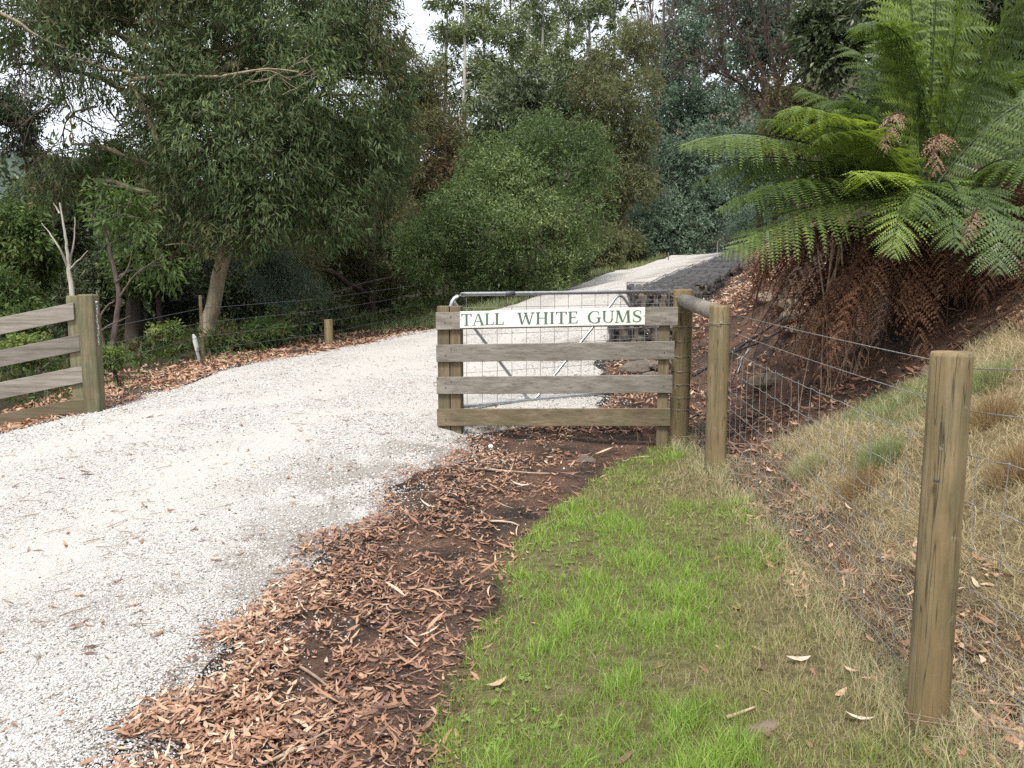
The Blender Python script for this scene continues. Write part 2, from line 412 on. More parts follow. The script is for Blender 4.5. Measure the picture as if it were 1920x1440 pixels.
# ------------------------------------------------------------------ terrain height
def road_z(Y): return 0.067 * (Y - 2.46)
CT = [(-3, 1, -.1), (-1, 1, -.1), (-5, 3, .02), (-2, 3, .036), (-4.5, 5, .15), (-2, 5, .17), (-1, 6.5, .27), (-3.6, 7.4, .33), (-.95, 7.1, .30),
      (-.45, 7.1, .19), (0, 7.8, .30), (.95, 7.8, .29), (-1, 9.5, .43), (.5, 9.5, .46), (1.1, 9.9, .53), (1.25, 10.7, .66), (1.6, 12, .98), (2.0, 13.2, 1.24),
      (2.5, 14.5, 1.39), (3.0, 15.8, 1.51), (3.6, 17.2, 1.61), (4.2, 18.7, 1.74), (4.8, 20.2, 1.91), (5.5, 21.8, 2.07), (6.6, 24.5, 2.25), (8.5, 28, 2.42),
      (-3.57, 10, .43), (-2.58, 11.9, .48), (-1.28, 13.9, .6), (0, 16, .88), (1.65, 18.5, 1.24), (3.37, 22, 1.665), (5.64, 26, 2.13), (7.37, 30, 2.4), (-1.75, 13.9, .585), (-.45, 16, .865), (1.15, 18.5, 1.225), (2.85, 22, 1.65), (5.1, 26, 2.11),
      (1.25, 9.5, .43), (1.6, 8.7, .31), (1.95, 9.4, .47), (2.05, 8.5, .42), (2.3, 10.3, .85), (3.05, 12.3, 1.10), (3.8, 14.2, 1.32), (4.6, 16, 1.5), (5.6, 18.5, 1.75),
      (2.34, 7.5, .51), (2.83, 8.2, 1.1), (1.85, 6.6, .335), (1.75, 5.6, .33), (1.6, 5, .28), (3.3, 9.5, 1.75), (4.2, 12, 2.15), (5.2, 15, 2.35), (6.3, 18, 2.5), (7.5, 21, 2.8),
      (2.41, 6.3, .72), (3.18, 6.4, 1.35), (2.55, 5.4, .77), (2.94, 4.8, 1.166), (2.33, 3.8, .85), (1.95, 3.0, .62), (1.62, 2.9, .32), (2.04, 5, .63), (1.51, 3.7, .25),
      (1.41, 2.3, .255), (1.22, 2.3, .235), (1.0, 2.3, .19), (.8, 2.0, .14), (1.36, 5.5, .25), (1.39, 6.9, .14), (4, 5, 2.0), (4, 3, 1.6), (3, 2, 1.3), (3, 0, 1.4), (2, .5, .72), (6, 6, 3.0), (7, 10, 3.4), (9, 16, 3.9),
      (1.2, 0, .4), (1.2, -2, .55), (0, -3, -.1), (-4, -3, -.3), (.116, 4.56, .1), (.67, 4.4, .16), (1.17, 5.4, .2), (.5, 2.3, .1), (0, 2.4, .03), (1, 3.3, .2), (.6, 6.3, .12),
      (-.6, 3.4, 0), (-.33, 4.6, .08), (.155, 6.0, .13), (-.6, 2.5, -.05), (1.0, 7.0, .13), (1.5, 7.9, .3), (-.2, .5, -.02),
      (-5, 7.4, .1), (-6, 7.4, -.1), (-8, 7, -.5), (-6, 10, .1), (-4.77, 13, .38), (-8, 12, -.3), (-12, 12, -1), (-14, 20, -1.2), (-6, 18, .1), (-2.5, 18, .5), (-1, 21, .8), (1, 25, 1.3),
      (3, 30, 1.9), (-8, 28, 0), (-14, 30, -1), (0, 32, 1.5), (8, 32, 2.6), (10, 26, 3.3), (-7, 3, -.1), (-10, 3, -.5), (-7, -3, -.45)]
CT = np.array(CT, float)
def _phi(r2): return 0.5 * r2 * np.log(r2 + 1e-12)
_n = len(CT)
_d2 = ((CT[:, None, :2] - CT[None, :, :2]) ** 2).sum(-1)
_A = np.zeros((_n + 3, _n + 3))
_A[:_n, :_n] = _phi(_d2) + np.eye(_n) * 0.02
_A[:_n, _n] = 1; _A[:_n, _n + 1:] = CT[:, :2]
_A[_n, :_n] = 1; _A[_n + 1:, :_n] = CT[:, :2].T
_W = np.linalg.solve(_A, np.concatenate([CT[:, 2], np.zeros(3)]))
BOX = (-14.0, 10.0, -3.5, 32.0)

def tps(X, Y):
    X = np.clip(X, BOX[0], BOX[1]); Y = np.clip(Y, BOX[2], BOX[3])
    out = _W[_n] + _W[_n + 1] * X + _W[_n + 2] * Y
    for i in range(_n):
        out = out + _W[i] * _phi((X - CT[i, 0]) ** 2 + (Y - CT[i, 1]) ** 2)
    return out

def iy(pts):
    a = np.array(pts, float)
    a = a[np.argsort(a[:, 1])]
    return lambda Y: np.interp(Y, a[:, 1], a[:, 0])

_hit_Y = np.linspace(1.4, 12, 1400)
def hit(px, py):
    """point on the ground seen at a photo pixel (near ground only)"""
    d = at(px, py, 1.0) - np.array((0, 0, CAM_Z))
    z = CAM_Z + d[2] * _hit_Y
    g = tps(d[0] * _hit_Y, _hit_Y)
    k = np.argmax(z < g)
    return np.array((d[0] * _hit_Y[k], _hit_Y[k], g[k]))

# outlines of the surfaces, as X over Y
XR = iy([(-2.4, -3.5), (-1.5, 1.0)] + [tuple(hit(*p)[:2]) for p in [(225, 1440), (350, 1300), (385, 1235), (505, 1145), (585, 1065), (600, 1012), (690, 990), (735, 965), (742, 912), (785, 884), (860, 868), (885, 838)]]
        + [(-.35, 7.15), (.45, 7.5), (.92, 7.9), (1.0, 8.8), (1.1, 9.9), (1.28, 10.9), (1.62, 11.9), (2.05, 13.2), (2.55, 14.5), (3.05, 15.8), (3.65, 17.2), (4.25, 18.7), (4.85, 20.2), (5.5, 21.8), (6.7, 24.5), (8.6, 28), (9.6, 30), (10.5, 32)])
XL = iy([(-9, -3.5), (-8.0, 1), (-7.2, 3), (-6.2, 5), (-5.3, 6.2), (-4.3, 7.0), (-3.75, 7.6), (-3.6, 8.6), (-3.5, 10), (-2.58, 11.9), (-1.4, 13.9), (-.25, 16), (1.3, 18.5), (2.9, 22), (4.9, 26), (6.7, 30), (7.5, 32)])
XLAWN = iy([(-.1, -3.5), (-.2, 1.2)] + [tuple(hit(*p)[:2]) for p in [(832, 1440), (850, 1330), (915, 1180), (955, 1070), (1010, 1000), (1080, 930), (1180, 872), (1235, 842)]] + [(1.35, 6.75)])
XLAWN_ = XLAWN
XLAWN = lambda Y: XLAWN_(Y) - .045
XFEN = lambda Y: np.interp(Y, [-3, 2.4, 5.5, 6.9], [1.0, 1.23, 1.36, 1.39])
XB = iy([(1.9, -3), (1.75, 1), (1.62, 2.0), (1.68, 2.9), (1.62, 3.8), (1.62, 4.6), (1.78, 5.4)])
YB = lambda X: np.interp(X, [1.5, 1.9, 2.55, 2.95, 4, 6], [5.4, 5.85, 5.62, 5.25, 5.0, 4.6])

def sstep(a, b, x):
    t = np.clip((x - a) / (b - a), 0, 1)
    return t * t * (3 - 2 * t)

def zones(X, Y):
    """weights of lawn, litter, dry grass, forest floor and road"""
    X = np.asarray(X, float); Y = np.asarray(Y, float)
    wob = (noise2(X, Y, 3.0, 5) - 0.5) * 0.25 + (noise2(X, Y, 11.0, 6) - 0.5) * 0.10
    near = sstep(7.4, 6.9, Y)
    lawn = sstep(-.05, .05, X - XLAWN(Y) + wob * .7) * sstep(.12, -.05, X - XFEN(Y) + wob * .5) * sstep(7.0, 6.7, Y)
    road = sstep(-.05, .05, XR(Y) - X + wob * .5) * sstep(-.1, .1, X - XL(Y) + wob * 1.5)
    dry = sstep(-.08, .1, X - XB(Y) + wob) * sstep(.15, -.15, Y - YB(X) + wob)
    trough = sstep(-.05, .05, X - XR(Y)) * sstep(.05, -.05, X - XLAWN(Y)) * near
    strip = sstep(.0, .1, X - XFEN(Y)) * (1 - dry) * sstep(7.5, 6.5, Y)
    left = sstep(.05, -.05, X - XL(Y)) * sstep(-1.5, -.7, X - XL(Y) + wob * 2) * sstep(3.5, 5, Y) * sstep(15, 12, Y)
    gully = sstep(-.05, .05, X - XR(Y)) * sstep(6.7, 7.2, Y) * sstep(5.5, 3.8, X - .33 * (Y - 9))
    litter = np.clip(trough + strip + left + gully, 0, 1) * (1 - lawn) * (1 - road)
    forest = np.clip(1 - lawn - road - dry - litter, 0, 1)
    return lawn, litter, dry, forest, road, trough, strip, left, gully

def axis_lines(core, fine, spans):
    a, b = core
    xs = list(np.arange(a, b, fine))
    x = b
    for end, st in spans[1]:
        xs += list(np.arange(x, end, st)); x = end
    xs.append(x)
    x = a; lo = []
    for end, st in spans[0]:
        lo += list(np.arange(x - st, end - 1e-6, -st)); x = end
    return np.array(sorted(set(np.round(lo + xs, 4))))

GX = axis_lines((-7.0, 4.2), 0.07, ([(-16, .4), (-60, 4), (-1500, 120)], [(11, .3), (60, 4), (1500, 120)]))
GY = axis_lines((1.0, 10.0), 0.07, ([(-4, .3), (-60, 5), (-1500, 120)], [(24, .2), (34, .4), (80, 4), (1500, 120)]))
gx, gy = np.meshgrid(GX, GY)
_fx, _fy = gx.ravel(), gy.ravel()
_z = tps(_fx, _fy)
_zn = zones(_fx, _fy)
_inb = sstep(14, 10, np.abs(_fx + 2)) * sstep(40, 30, _fy)
_z += (noise2(_fx, _fy, 1.3, 1) - .5) * .10 * _zn[3] + (noise2(_fx, _fy, 4.0, 2) - .5) * (.05 * _zn[3] + .035 * _zn[0] + .05 * _zn[1] + .09 * _zn[2]) + (noise2(_fx, _fy, 12.0, 3) - .5) * (.02 * (_zn[0] + _zn[1]) + .04 * _zn[2])
# far country: falls to a valley on the left, climbs behind and on the right
_z += np.where(_fx < -14, np.clip(-14 - _fx, 0, 60) * -.12, 0) + np.clip(_fy - 34, 0, 60) * .26 * sstep(-.55, -.3, _fx / np.maximum(_fy, 1)) + np.where(_fx > 10, np.clip(_fx - 10, 0, 80) * .25, 0)
# the ground is dug out a little under the gravel sheet
_z -= 0.02 * _zn[4]
GZ = _z.reshape(gx.shape)

def gz(X, Y):
    """bilinear height of the built ground mesh"""
    X = np.atleast_1d(np.asarray(X, float)); Y = np.atleast_1d(np.asarray(Y, float))
    i = np.clip(np.searchsorted(GX, X) - 1, 0, len(GX) - 2); j = np.clip(np.searchsorted(GY, Y) - 1, 0, len(GY) - 2)
    u = (X - GX[i]) / (GX[i + 1] - GX[i]); v = (Y - GY[j]) / (GY[j + 1] - GY[j])
    return (GZ[j, i] * (1 - u) * (1 - v) + GZ[j, i + 1] * u * (1 - v) + GZ[j + 1, i] * (1 - u) * v + GZ[j + 1, i + 1] * u * v)

def gz1(x, y): return float(gz(x, y)[0])

_nx = len(GX)
_j, _i = np.meshgrid(np.arange(len(GY) - 1), np.arange(_nx - 1), indexing='ij')
_f = np.stack([_j * _nx + _i, _j * _nx + _i + 1, (_j + 1) * _nx + _i + 1, (_j + 1) * _nx + _i], -1).reshape(-1, 4)

gm, nt, b = nmat('ground', 0.95, 0.15)
def attr(nt, name):
    a = nt.nodes.new('ShaderNodeAttribute'); a.attribute_name = name
    return a.outputs['Fac']
tcg = nt.nodes.new('ShaderNodeTexCoord').outputs['Object']
nA = tnoise(nt, 22, 5, tcg, .65); nB = tnoise(nt, 3.0, 4, tcg); nC = tnoise(nt, 80, 4, tcg, .7)
soil = ramp(nt, nA, [(.3, (.028, .022, .018)), (.55, (.058, .046, .038)), (.75, (.105, .086, .072))])
litc = ramp(nt, nC, [(.3, (.06, .04, .03)), (.5, (.17, .10, .07)), (.7, (.31, .19, .13))])
lawnc = ramp(nt, nA, [(.3, (.10, .08, .045)), (.5, (.18, .165, .07)), (.7, (.27, .235, .13))])
dryc = ramp(nt, nA, [(.3, (.15, .11, .06)), (.55, (.28, .22, .12)), (.75, (.38, .31, .18))])
forc = ramp(nt, nA, [(.3, (.030, .026, .014)), (.55, (.060, .050, .026)), (.75, (.09, .09, .035))])
c = mixc(nt, attr(nt, 'forest'), soil, forc)
c = mixc(nt, math_n(nt, 'MULTIPLY', attr(nt, 'litter'), ramp(nt, nB, [(.38, (0, 0, 0)), (.6, (1, 1, 1))])), c, litc)
c = mixc(nt, attr(nt, 'lawn'), c, lawnc)
c = mixc(nt, attr(nt, 'dry'), c, dryc)
nt.links.new(c, b.inputs['Base Color'])
bump(nt, b, math_n(nt, 'ADD', nA, nC), 1.0, 0.035)
me = fast_mesh('ground', np.stack([_fx, _fy, _z], 1), _f, gm, smooth=True)
for nm, k in (('lawn', 0), ('litter', 1), ('dry', 2), ('forest', 3)):
    a = me.attributes.new(nm, 'FLOAT', 'POINT'); a.data.foreach_set('value', _zn[k].astype(np.float32))
tag(link('ground', me), kind='structure')

# ------------------------------------------------------------------ gravel driveway sheet
ry = np.concatenate([np.arange(-3.4, 1.2, .3), np.arange(1.2, 10, .06), np.arange(10, 31.5, .16)])
ru = np.linspace(0, 1, 110)
RY, RU = np.meshgrid(ry, ru, indexing='ij')
_wl = ((noise2(ry, ry * 0, 1.2, 21) - .5) * .5 + (noise2(ry, ry * 0, 5, 22) - .5) * .2) * np.where(ry > 12, .5, 1)
_wr = (noise2(ry, ry * 0, 2.5, 23) - .5) * .14 + (noise2(ry, ry * 0, 9, 24) - .5) * .07
xl, xr = XL(ry) - .1 + _wl, XR(ry) + .10 + _wr
RX = xl[:, None] * (1 - RU) + xr[:, None] * RU
def road_sheet_z(X, Y):
    return tps(X, Y) + (noise2(X, Y, 1.1, 31) - .5) * .035 + (noise2(X, Y, 6.0, 32) - .5) * .012
RZ = road_sheet_z(RX.ravel(), RY.ravel()).reshape(RX.shape)
RZ -= .032 * sstep(.30, 0, xr[:, None] - RX) + .032 * sstep(.30, 0, RX - xl[:, None]) * sstep(12, 9, RY)
RZ += .02 * sstep(.6, 0, RX - xl[:, None]) * sstep(12, 14, RY)
gr, nt, b = nmat('white_gravel', 0.95, 0.15)
tcg = nt.nodes.new('ShaderNodeTexCoord').outputs['Object']
vo = nd(nt, 'ShaderNodeTexVoronoi', Scale=75.0); nt.links.new(tcg, vo.inputs['Vector'])
vo2 = nd(nt, 'ShaderNodeTexVoronoi', Scale=75.0); vo2.feature = 'DISTANCE_TO_EDGE'; nt.links.new(tcg, vo2.inputs['Vector'])
sepc = nt.nodes.new('ShaderNodeSeparateColor'); nt.links.new(vo.outputs['Color'], sepc.inputs[0])
nB = tnoise(nt, 1.3, 5, tcg, .6); nF = tnoise(nt, 140, 3, tcg, .7); nD = tnoise(nt, 9, 5, tcg, .65)
cell = ramp(nt, sepc.outputs[0], [(.0, (.18, .155, .135)), (.12, (.37, .34, .31)), (.3, (.55, .53, .50)), (.8, (.66, .64, .61)), (1.0, (.49, .43, .36))])
fines = ramp(nt, nF, [(.3, (.40, .37, .325)), (.5, (.53, .505, .465)), (.7, (.64, .62, .585))])
mxf = ramp(nt, math_n(nt, 'ADD', nB, math_n(nt, 'MULTIPLY', attr(nt, 'track'), .22)), [(.46, (0, 0, 0)), (.66, (1, 1, 1))])
c = mixc(nt, mxf, cell, fines)
gap = ramp(nt, vo2.outputs['Distance'], [(.0, (1, 1, 1)), (.09, (0, 0, 0))])
c = mixc(nt, math_n(nt, 'MULTIPLY', gap, math_n(nt, 'SUBTRACT', 1.0, math_n(nt, 'MULTIPLY', mxf, .75))), c, (.20, .17, .14))
dirt = math_n(nt, 'ADD', attr(nt, 'dirt'), math_n(nt, 'MULTIPLY', ramp(nt, nD, [(.60, (0, 0, 0)), (.78, (1, 1, 1))]), .22), True)
c = mixc(nt, math_n(nt, 'MULTIPLY', dirt, .62), c, ramp(nt, nF, [(.3, (.07, .055, .042)), (.7, (.24, .20, .165))]))
nt.links.new(c, b.inputs['Base Color'])
bump(nt, b, math_n(nt, 'ADD', math_n(nt, 'MULTIPLY', vo2.outputs['Distance'], 1.5), math_n(nt, 'MULTIPLY', nF, .4)), 0.8, 0.012)
_nr, _nc = RX.shape
_j, _i = np.meshgrid(np.arange(_nr - 1), np.arange(_nc - 1), indexing='ij')
_f = np.stack([_j * _nc + _i, _j * _nc + _i + 1, (_j + 1) * _nc + _i + 1, (_j + 1) * _nc + _i], -1).reshape(-1, 4)
me = fast_mesh('gravel_driveway', np.stack([RX, RY, RZ], -1).reshape(-1, 3), _f, gr, smooth=True)
_qq = noise2(RX.ravel(), RY.ravel(), 1.6, 43) * .55 + noise2(RX.ravel(), RY.ravel(), 5.5, 44) * .45
_ee = (xr[:, None] - RX).ravel()
_dirt = np.clip(sstep(.52, .66, _qq) * (sstep(1.6, .05, _ee) + .9 * sstep(3.6, 2.2, RY.ravel()) * sstep(3.6, .6, _ee)) + .5 * sstep(.25, -.05, _ee), 0, 1)
def track(X, Y):
    e_ = XR(Y) - X + (noise2(Y, Y * 0, .8, 47) - .5) * .25
    q = np.exp(-((e_ - 1.35) / .30) ** 2) + np.exp(-((e_ - 2.85) / .32) ** 2)
    return np.clip(q * (.55 + .7 * noise2(X, Y, 1.4, 48)), 0, 1)
a = me.attributes.new('track', 'FLOAT', 'POINT'); a.data.foreach_set('value', track(RX.ravel(), RY.ravel()).astype(np.float32))
a = me.attributes.new('dirt', 'FLOAT', 'POINT'); a.data.foreach_set('value', _dirt.astype(np.float32))
tag(link('gravel_driveway', me), kind='structure')

def top_z(X, Y):
    """highest walkable surface: gravel sheet or ground"""
    X = np.atleast_1d(np.asarray(X, float)); Y = np.atleast_1d(np.asarray(Y, float))
    g = gz(X, Y)
    ins = (X > np.interp(Y, ry, xl) + .05) & (X < np.interp(Y, ry, xr) - .05)
    return np.where(ins, np.maximum(g, road_sheet_z(X, Y)), g)

# loose stones lying on and around the sheet: one mass of instances
def stone_template(name, seed, mat):
    r = np.random.default_rng(seed)
    import bmesh
    bm = bmesh.new(); bmesh.ops.create_icosphere(bm, subdivisions=1, radius=1.0)
    for v in bm.verts:
        k = 1 + r.uniform(-.28, .22)
        v.co = Vector((v.co.x * k * 1.15, v.co.y * k * .9, v.co.z * k * .62))
    me = bpy.data.meshes.new(name); bm.to_mesh(me); bm.free()
    if mat: me.materials.append(mat)
    return me

def instancer(name, pts, rot, scl, tint, templates, mat):
    me = bpy.data.meshes.new(name)
    me.vertices.add(len(pts)); me.vertices.foreach_set('co', np.ascontiguousarray(pts, np.float32).ravel())
    for nm, typ, arr in (('rot', 'FLOAT_VECTOR', rot), ('scl', 'FLOAT', scl), ('tint', 'FLOAT', tint)):
        a = me.attributes.new(nm, typ, 'POINT')
        a.data.foreach_set('vector' if typ == 'FLOAT_VECTOR' else 'value', np.ascontiguousarray(arr, np.float32).ravel())
    me.materials.append(mat)
    o = link(name, me)
    ng = bpy.data.node_groups.new(name, 'GeometryNodeTree')
    ng.interface.new_socket('Geometry', in_out='INPUT', socket_type='NodeSocketGeometry')
    ng.interface.new_socket('Geometry', in_out='OUTPUT', socket_type='NodeSocketGeometry')
    N, L = ng.nodes, ng.links
    gi, go = N.new('NodeGroupInput'), N.new('NodeGroupOutput')
    m2p = N.new('GeometryNodeMeshToPoints')
    L.new(gi.outputs[0], m2p.inputs[0])
    iop = N.new('GeometryNodeInstanceOnPoints')
    L.new(m2p.outputs[0], iop.inputs['Points'])
    g2i = N.new('GeometryNodeGeometryToInstance')
    for tm in templates:
        ob = bpy.data.objects.new(tm.name, tm)
        oi = N.new('GeometryNodeObjectInfo'); oi.inputs['Object'].default_value = ob
        L.new(oi.outputs['Geometry'], g2i.inputs[0])
    L.new(g2i.outputs[0], iop.inputs['Instance'])
    iop.inputs['Pick Instance'].default_value = True
    ra = N.new('GeometryNodeInputNamedAttribute'); ra.data_type = 'FLOAT_VECTOR'; ra.inputs['Name'].default_value = 'rot'
    sa = N.new('GeometryNodeInputNamedAttribute'); sa.data_type = 'FLOAT'; sa.inputs['Name'].default_value = 'scl'
    e2r = N.new('FunctionNodeEulerToRotation')
    L.new(ra.outputs['Attribute'], e2r.inputs[0])
    L.new(e2r.outputs[0], iop.inputs['Rotation']); L.new(sa.outputs['Attribute'], iop.inputs['Scale'])
    sm = N.new('GeometryNodeSetMaterial'); sm.inputs['Material'].default_value = mat
    L.new(iop.outputs[0], sm.inputs[0])
    L.new(sm.outputs[0], go.inputs[0])
    md = o.modifiers.new('scatter', 'NODES'); md.node_group = ng
    return o

def sample_Y(n, a, b, p=1.6):
    """distances with a density falling as 1/Y^p"""
    u = rng.random(n)
    k = 1 - p
    return (a ** k + u * (b ** k - a ** k)) ** (1 / k)

def dirt_patch(X, Y):
    e_ = XR(Y) - X
    q = noise2(X, Y, 1.6, 43) * .55 + noise2(X, Y, 5.5, 44) * .45
    w = sstep(1.6, .05, e_) + .9 * sstep(3.6, 2.2, Y) * sstep(3.6, .6, e_)
    return np.clip(sstep(.52, .66, q) * w + .5 * sstep(.25, -.05, e_), 0, 1)
N_G = 330000
Yg = sample_Y(N_G, 1.9, 12.5, 1.9)
hw = Yg * .66 + .3
Xg = rng.uniform(-1, 1, N_G) * hw
xlg, xrg = XL(Yg), XR(Yg)
e = xrg - Xg
spill = rng.exponential(.15, N_G)
keep = (Xg > xlg - rng.exponential(.15, N_G)) & (e > -spill) & (Yg < 12.4)
patch = noise2(Xg, Yg, 1.3, 41)
dens = np.where(e < 1.1, 1.0, .35 + .65 * sstep(.62, .4, patch))
dens *= (1 - .45 * dirt_patch(Xg, Yg)) * (1 - .85 * track(Xg, Yg))
keep &= rng.random(N_G) < dens
keep &= ~((Yg > 6.95) & (Yg < 7.25) & (Xg > -.75) & (Xg < -.40))
Xg, Yg, e = Xg[keep], Yg[keep], e[keep]
sg = rng.uniform(.0027, .0064, len(Xg)) * (1 + .25 * rng.random(len(Xg)) ** 4) * np.clip(Yg / 4.5, .9, 1.5)
zg = top_z(Xg, Yg) + sg * .25
tg = np.clip(rng.beta(3.2, 1.9, len(Xg)), 0, 1)
darkp = (rng.random(len(Xg)) < .05 + .30 * sstep(.7, -.1, e))
tg = np.where(darkp, rng.random(len(Xg)) * .22, np.clip(tg, .2, 1))
tm = [stone_template('gravel_shape', 100 + i, None) for i in range(6)]
o = instancer('loose_gravel', np.stack([Xg, Yg, zg], 1), np.stack([rng.normal(0, .35, len(Xg)), rng.normal(0, .35, len(Xg)), rng.uniform(0, 6.3, len(Xg))], 1), sg, tg, tm, M['gravel_stone'])
tag(o, 'loose white gravel stones strewn over the driveway', 'gravel', kind='stuff')
# ------------------------------------------------------------------ fallen leaves, grass
def leaf_strip(P, D, N, L, Wd, bendv, twist=None):
    """sickle leaves: P base (n,3), D direction, N normal, L length, Wd width, bend; 8 verts, 6 tris"""
    n = len(P)
    S = np.cross(D, N)
    st = np.array([0, .22, .5, .78, 1.0]); wd = np.array([0, .8, 1.0, .62, 0])
    V = np.zeros((n, 8, 3)); k = 0
    side = bendv[:, 1]
    idx = []
    for s, w in zip(st, wd):
        c = P + D * (L * s)[:, None] + N * (bendv[:, 0] * L * (s - .5) ** 2 * 2)[:, None] + S * (side * L * s * (1 - s))[:, None]
        if w == 0:
            V[:, k] = c; idx.append((k,)); k += 1
        else:
            lift = N * (bendv[:, 2] * Wd * w)[:, None]
            V[:, k] = c + S * (Wd * w * .5)[:, None] + lift; V[:, k + 1] = c - S * (Wd * w * .5)[:, None] + lift * .3
            idx.append((k, k + 1)); k += 2
    F = np.array([(0, 1, 2), (1, 3, 4), (1, 4, 2), (3, 5, 6), (3, 6, 4), (5, 7, 6)])
    faces = (F[None] + (np.arange(n) * 8)[:, None, None]).reshape(-1, 3)
    return V.reshape(-1, 3), faces

def unit(v): return v / (np.linalg.norm(v, axis=1)[:, None] + 1e-9)

def litter_mesh(X, Y, zoff, L, tint, tilt=.35, wr=(.14, .30)):
    n = len(X)
    a = rng.uniform(0, 6.283, n)
    N = unit(np.stack([rng.normal(0, tilt, n), rng.normal(0, tilt, n), np.ones(n)], 1))
    D = np.stack([np.cos(a), np.sin(a), np.zeros(n)], 1)
    D = unit(D - N * (D * N).sum(1)[:, None])
    P = np.stack([X, Y, top_z(X, Y) + zoff], 1) - D * (L * .5)[:, None]
    W = L * rng.uniform(wr[0], wr[1], n)
    V, F = leaf_strip(P, D, N, L, W, np.stack([rng.uniform(-.1, .5, n), rng.normal(0, .35, n), rng.uniform(-.1, .5, n)], 1))
    return V, F, np.repeat(tint, 6)

def add_litter(name, label, X, Y, hmax, Lr, tint, tilt=.35, wr=(.14, .30)):
    L = rng.uniform(Lr[0], Lr[1], len(X))
    zo = rng.random(len(X)) * hmax + .004
    V, F, T = litter_mesh(X, Y, zo, L, tint, tilt, wr)
    return tag(link(name, fast_mesh(name, V, F, M['litter'], T)), label, 'leaf litter', kind='stuff')

# drain beside the driveway: drifts against the gravel, thinner towards the grass
n = 84000
Y = sample_Y(n, 1.95, 7.6, 1.6)
X = rng.uniform(-1.8, 1.5, n)
xr_, xw_ = XR(Y), np.minimum(XLAWN(Y), 1.35)
t = (X - xr_ + .05) / np.maximum(xw_ - xr_ + .05, .05)
wob = noise2(X, Y, 5, 51)
wob2 = noise2(X, Y, 2.2, 52)
pk = np.interp(t, [-.1, -.045, .0, .3, .55, .8, 1.0, 1.1], [0, .45, 1, 1, .62, .28, .18, 0])
pk *= np.where(wob + wob2 < .72, .10, 1) * np.where(wob < .33, .15, 1) * np.interp(Y, [2, 5, 5.9, 6.6, 7.6], [1, 1, .8, .85, .7])
pk *= np.where((Y > 5.6) & (t > .6), .35, 1)
k = rng.random(n) < pk
X, Y, t = X[k], Y[k], t[k]
tint = np.clip(rng.beta(2.1, 1.7, len(X)) + (noise2(X, Y, 1.6, 53) - .5) * .35 - .22 * sstep(.3, .8, t) + .06 * sstep(5, 7, Y), 0, 1)
hm = .05 * sstep(-.1, .1, t) * sstep(.75, .2, t) * (.4 + noise2(X, Y, 3, 54)) + .008
add_litter('leaf_litter', 'drift of red brown gum leaves in the drain beside the gravel', X, Y, hm, (.014, .066), tint, .27)

# crumbled leaf and bark fragments between the whole leaves
n = 18000
Y = sample_Y(n, 1.95, 7.4, 1.8); X = rng.uniform(-1.6, 1.45, n)
t = (X - XR(Y)) / np.maximum(np.minimum(XLAWN(Y), 1.35) - XR(Y), .05)
k = (t > -.1) & (t < 1.12)
X, Y = X[k], Y[k]
add_litter('leaf_crumbs', 'crumbled bark and leaf fragments on the soil of the drain', X, Y, np.full(len(X), .008), (.006, .024), np.clip(rng.beta(1.6, 2.2, len(X)), 0, 1), .5)

n = 900
Y = sample_Y(n, 1.95, 7.4, 1.5); X = rng.uniform(-1.6, 1.45, n)
t = (X - XR(Y)) / np.maximum(np.minimum(XLAWN(Y), 1.35) - XR(Y), .05)
k = (t > 0) & (t < 1.05)
X, Y = X[k], Y[k]
add_litter('bark_strips', 'long bark strips and curled gum leaves in the drain', X, Y, np.full(len(X), .045), (.07, .17), np.clip(rng.beta(1.3, 1.6, len(X)), 0, 1), .25, (.05, .12))

# left verge strip
n = 9000
Y = sample_Y(n, 5.5, 15, 1.4); X = XL(Y) + .15 - rng.random(n) ** 1.3 * 1.7
k = (noise2(X, Y, 3, 55) > .3) & (rng.random(n) < np.where(X > XL(Y), .4, 1))
X, Y = X[k], Y[k]
add_litter('leaf_litter', 'strip of brown leaves along the far left edge of the driveway', X, Y, np.full(len(X), .02), (.05, .12), np.clip(rng.beta(3.5, 2.2, len(X)), 0, 1))

# gully behind the name board, below the stone baskets, and under the fern
n = 26000
Y = sample_Y(n, 5.2, 19, 1.5); X = XR(Y) + .02 + rng.random(n) * (2.6 + .0 * Y)
X = np.where(Y < 7.2, rng.uniform(1.42, 4.6, n), X)
pk = np.where(noise2(X, Y, 2.5, 56) > .36, 1, .25) * np.where((Y < 7.2) & (Y < YB(X)), 0, 1)
pk *= np.where((Y < 9.5) & (Y > 7.2) & (X > 1.9), .3, 1) * np.where(Y < 7.2, .45, 1)
k = rng.random(n) < pk
X, Y = X[k], Y[k]
tint = np.clip(rng.beta(2.2, 2.4, len(X)) + .28 * sstep(9, 12, Y) - .12 * sstep(8, 6.5, Y), 0, 1)
add_litter('leaf_litter', 'brown leaves covering the gully below the stone baskets and the fern', X, Y, np.full(len(X), .03), (.03, .10), tint)

# strip inside the wire fence
n = 6000
Y = sample_Y(n, 1.9, 6.2, 1.5); X = XFEN(Y) - .08 + rng.random(n) * (XB(Y) - XFEN(Y) + .2)
k = rng.random(n) < np.where(noise2(X, Y, 4, 57) > .52, .4, .08)
X, Y = X[k], Y[k]
add_litter('leaf_litter', 'pinkish brown leaves in the strip behind the wire netting', X, Y, np.full(len(X), .012), (.02, .075), np.clip(rng.beta(2.4, 2.0, len(X)) + .04, 0, 1))

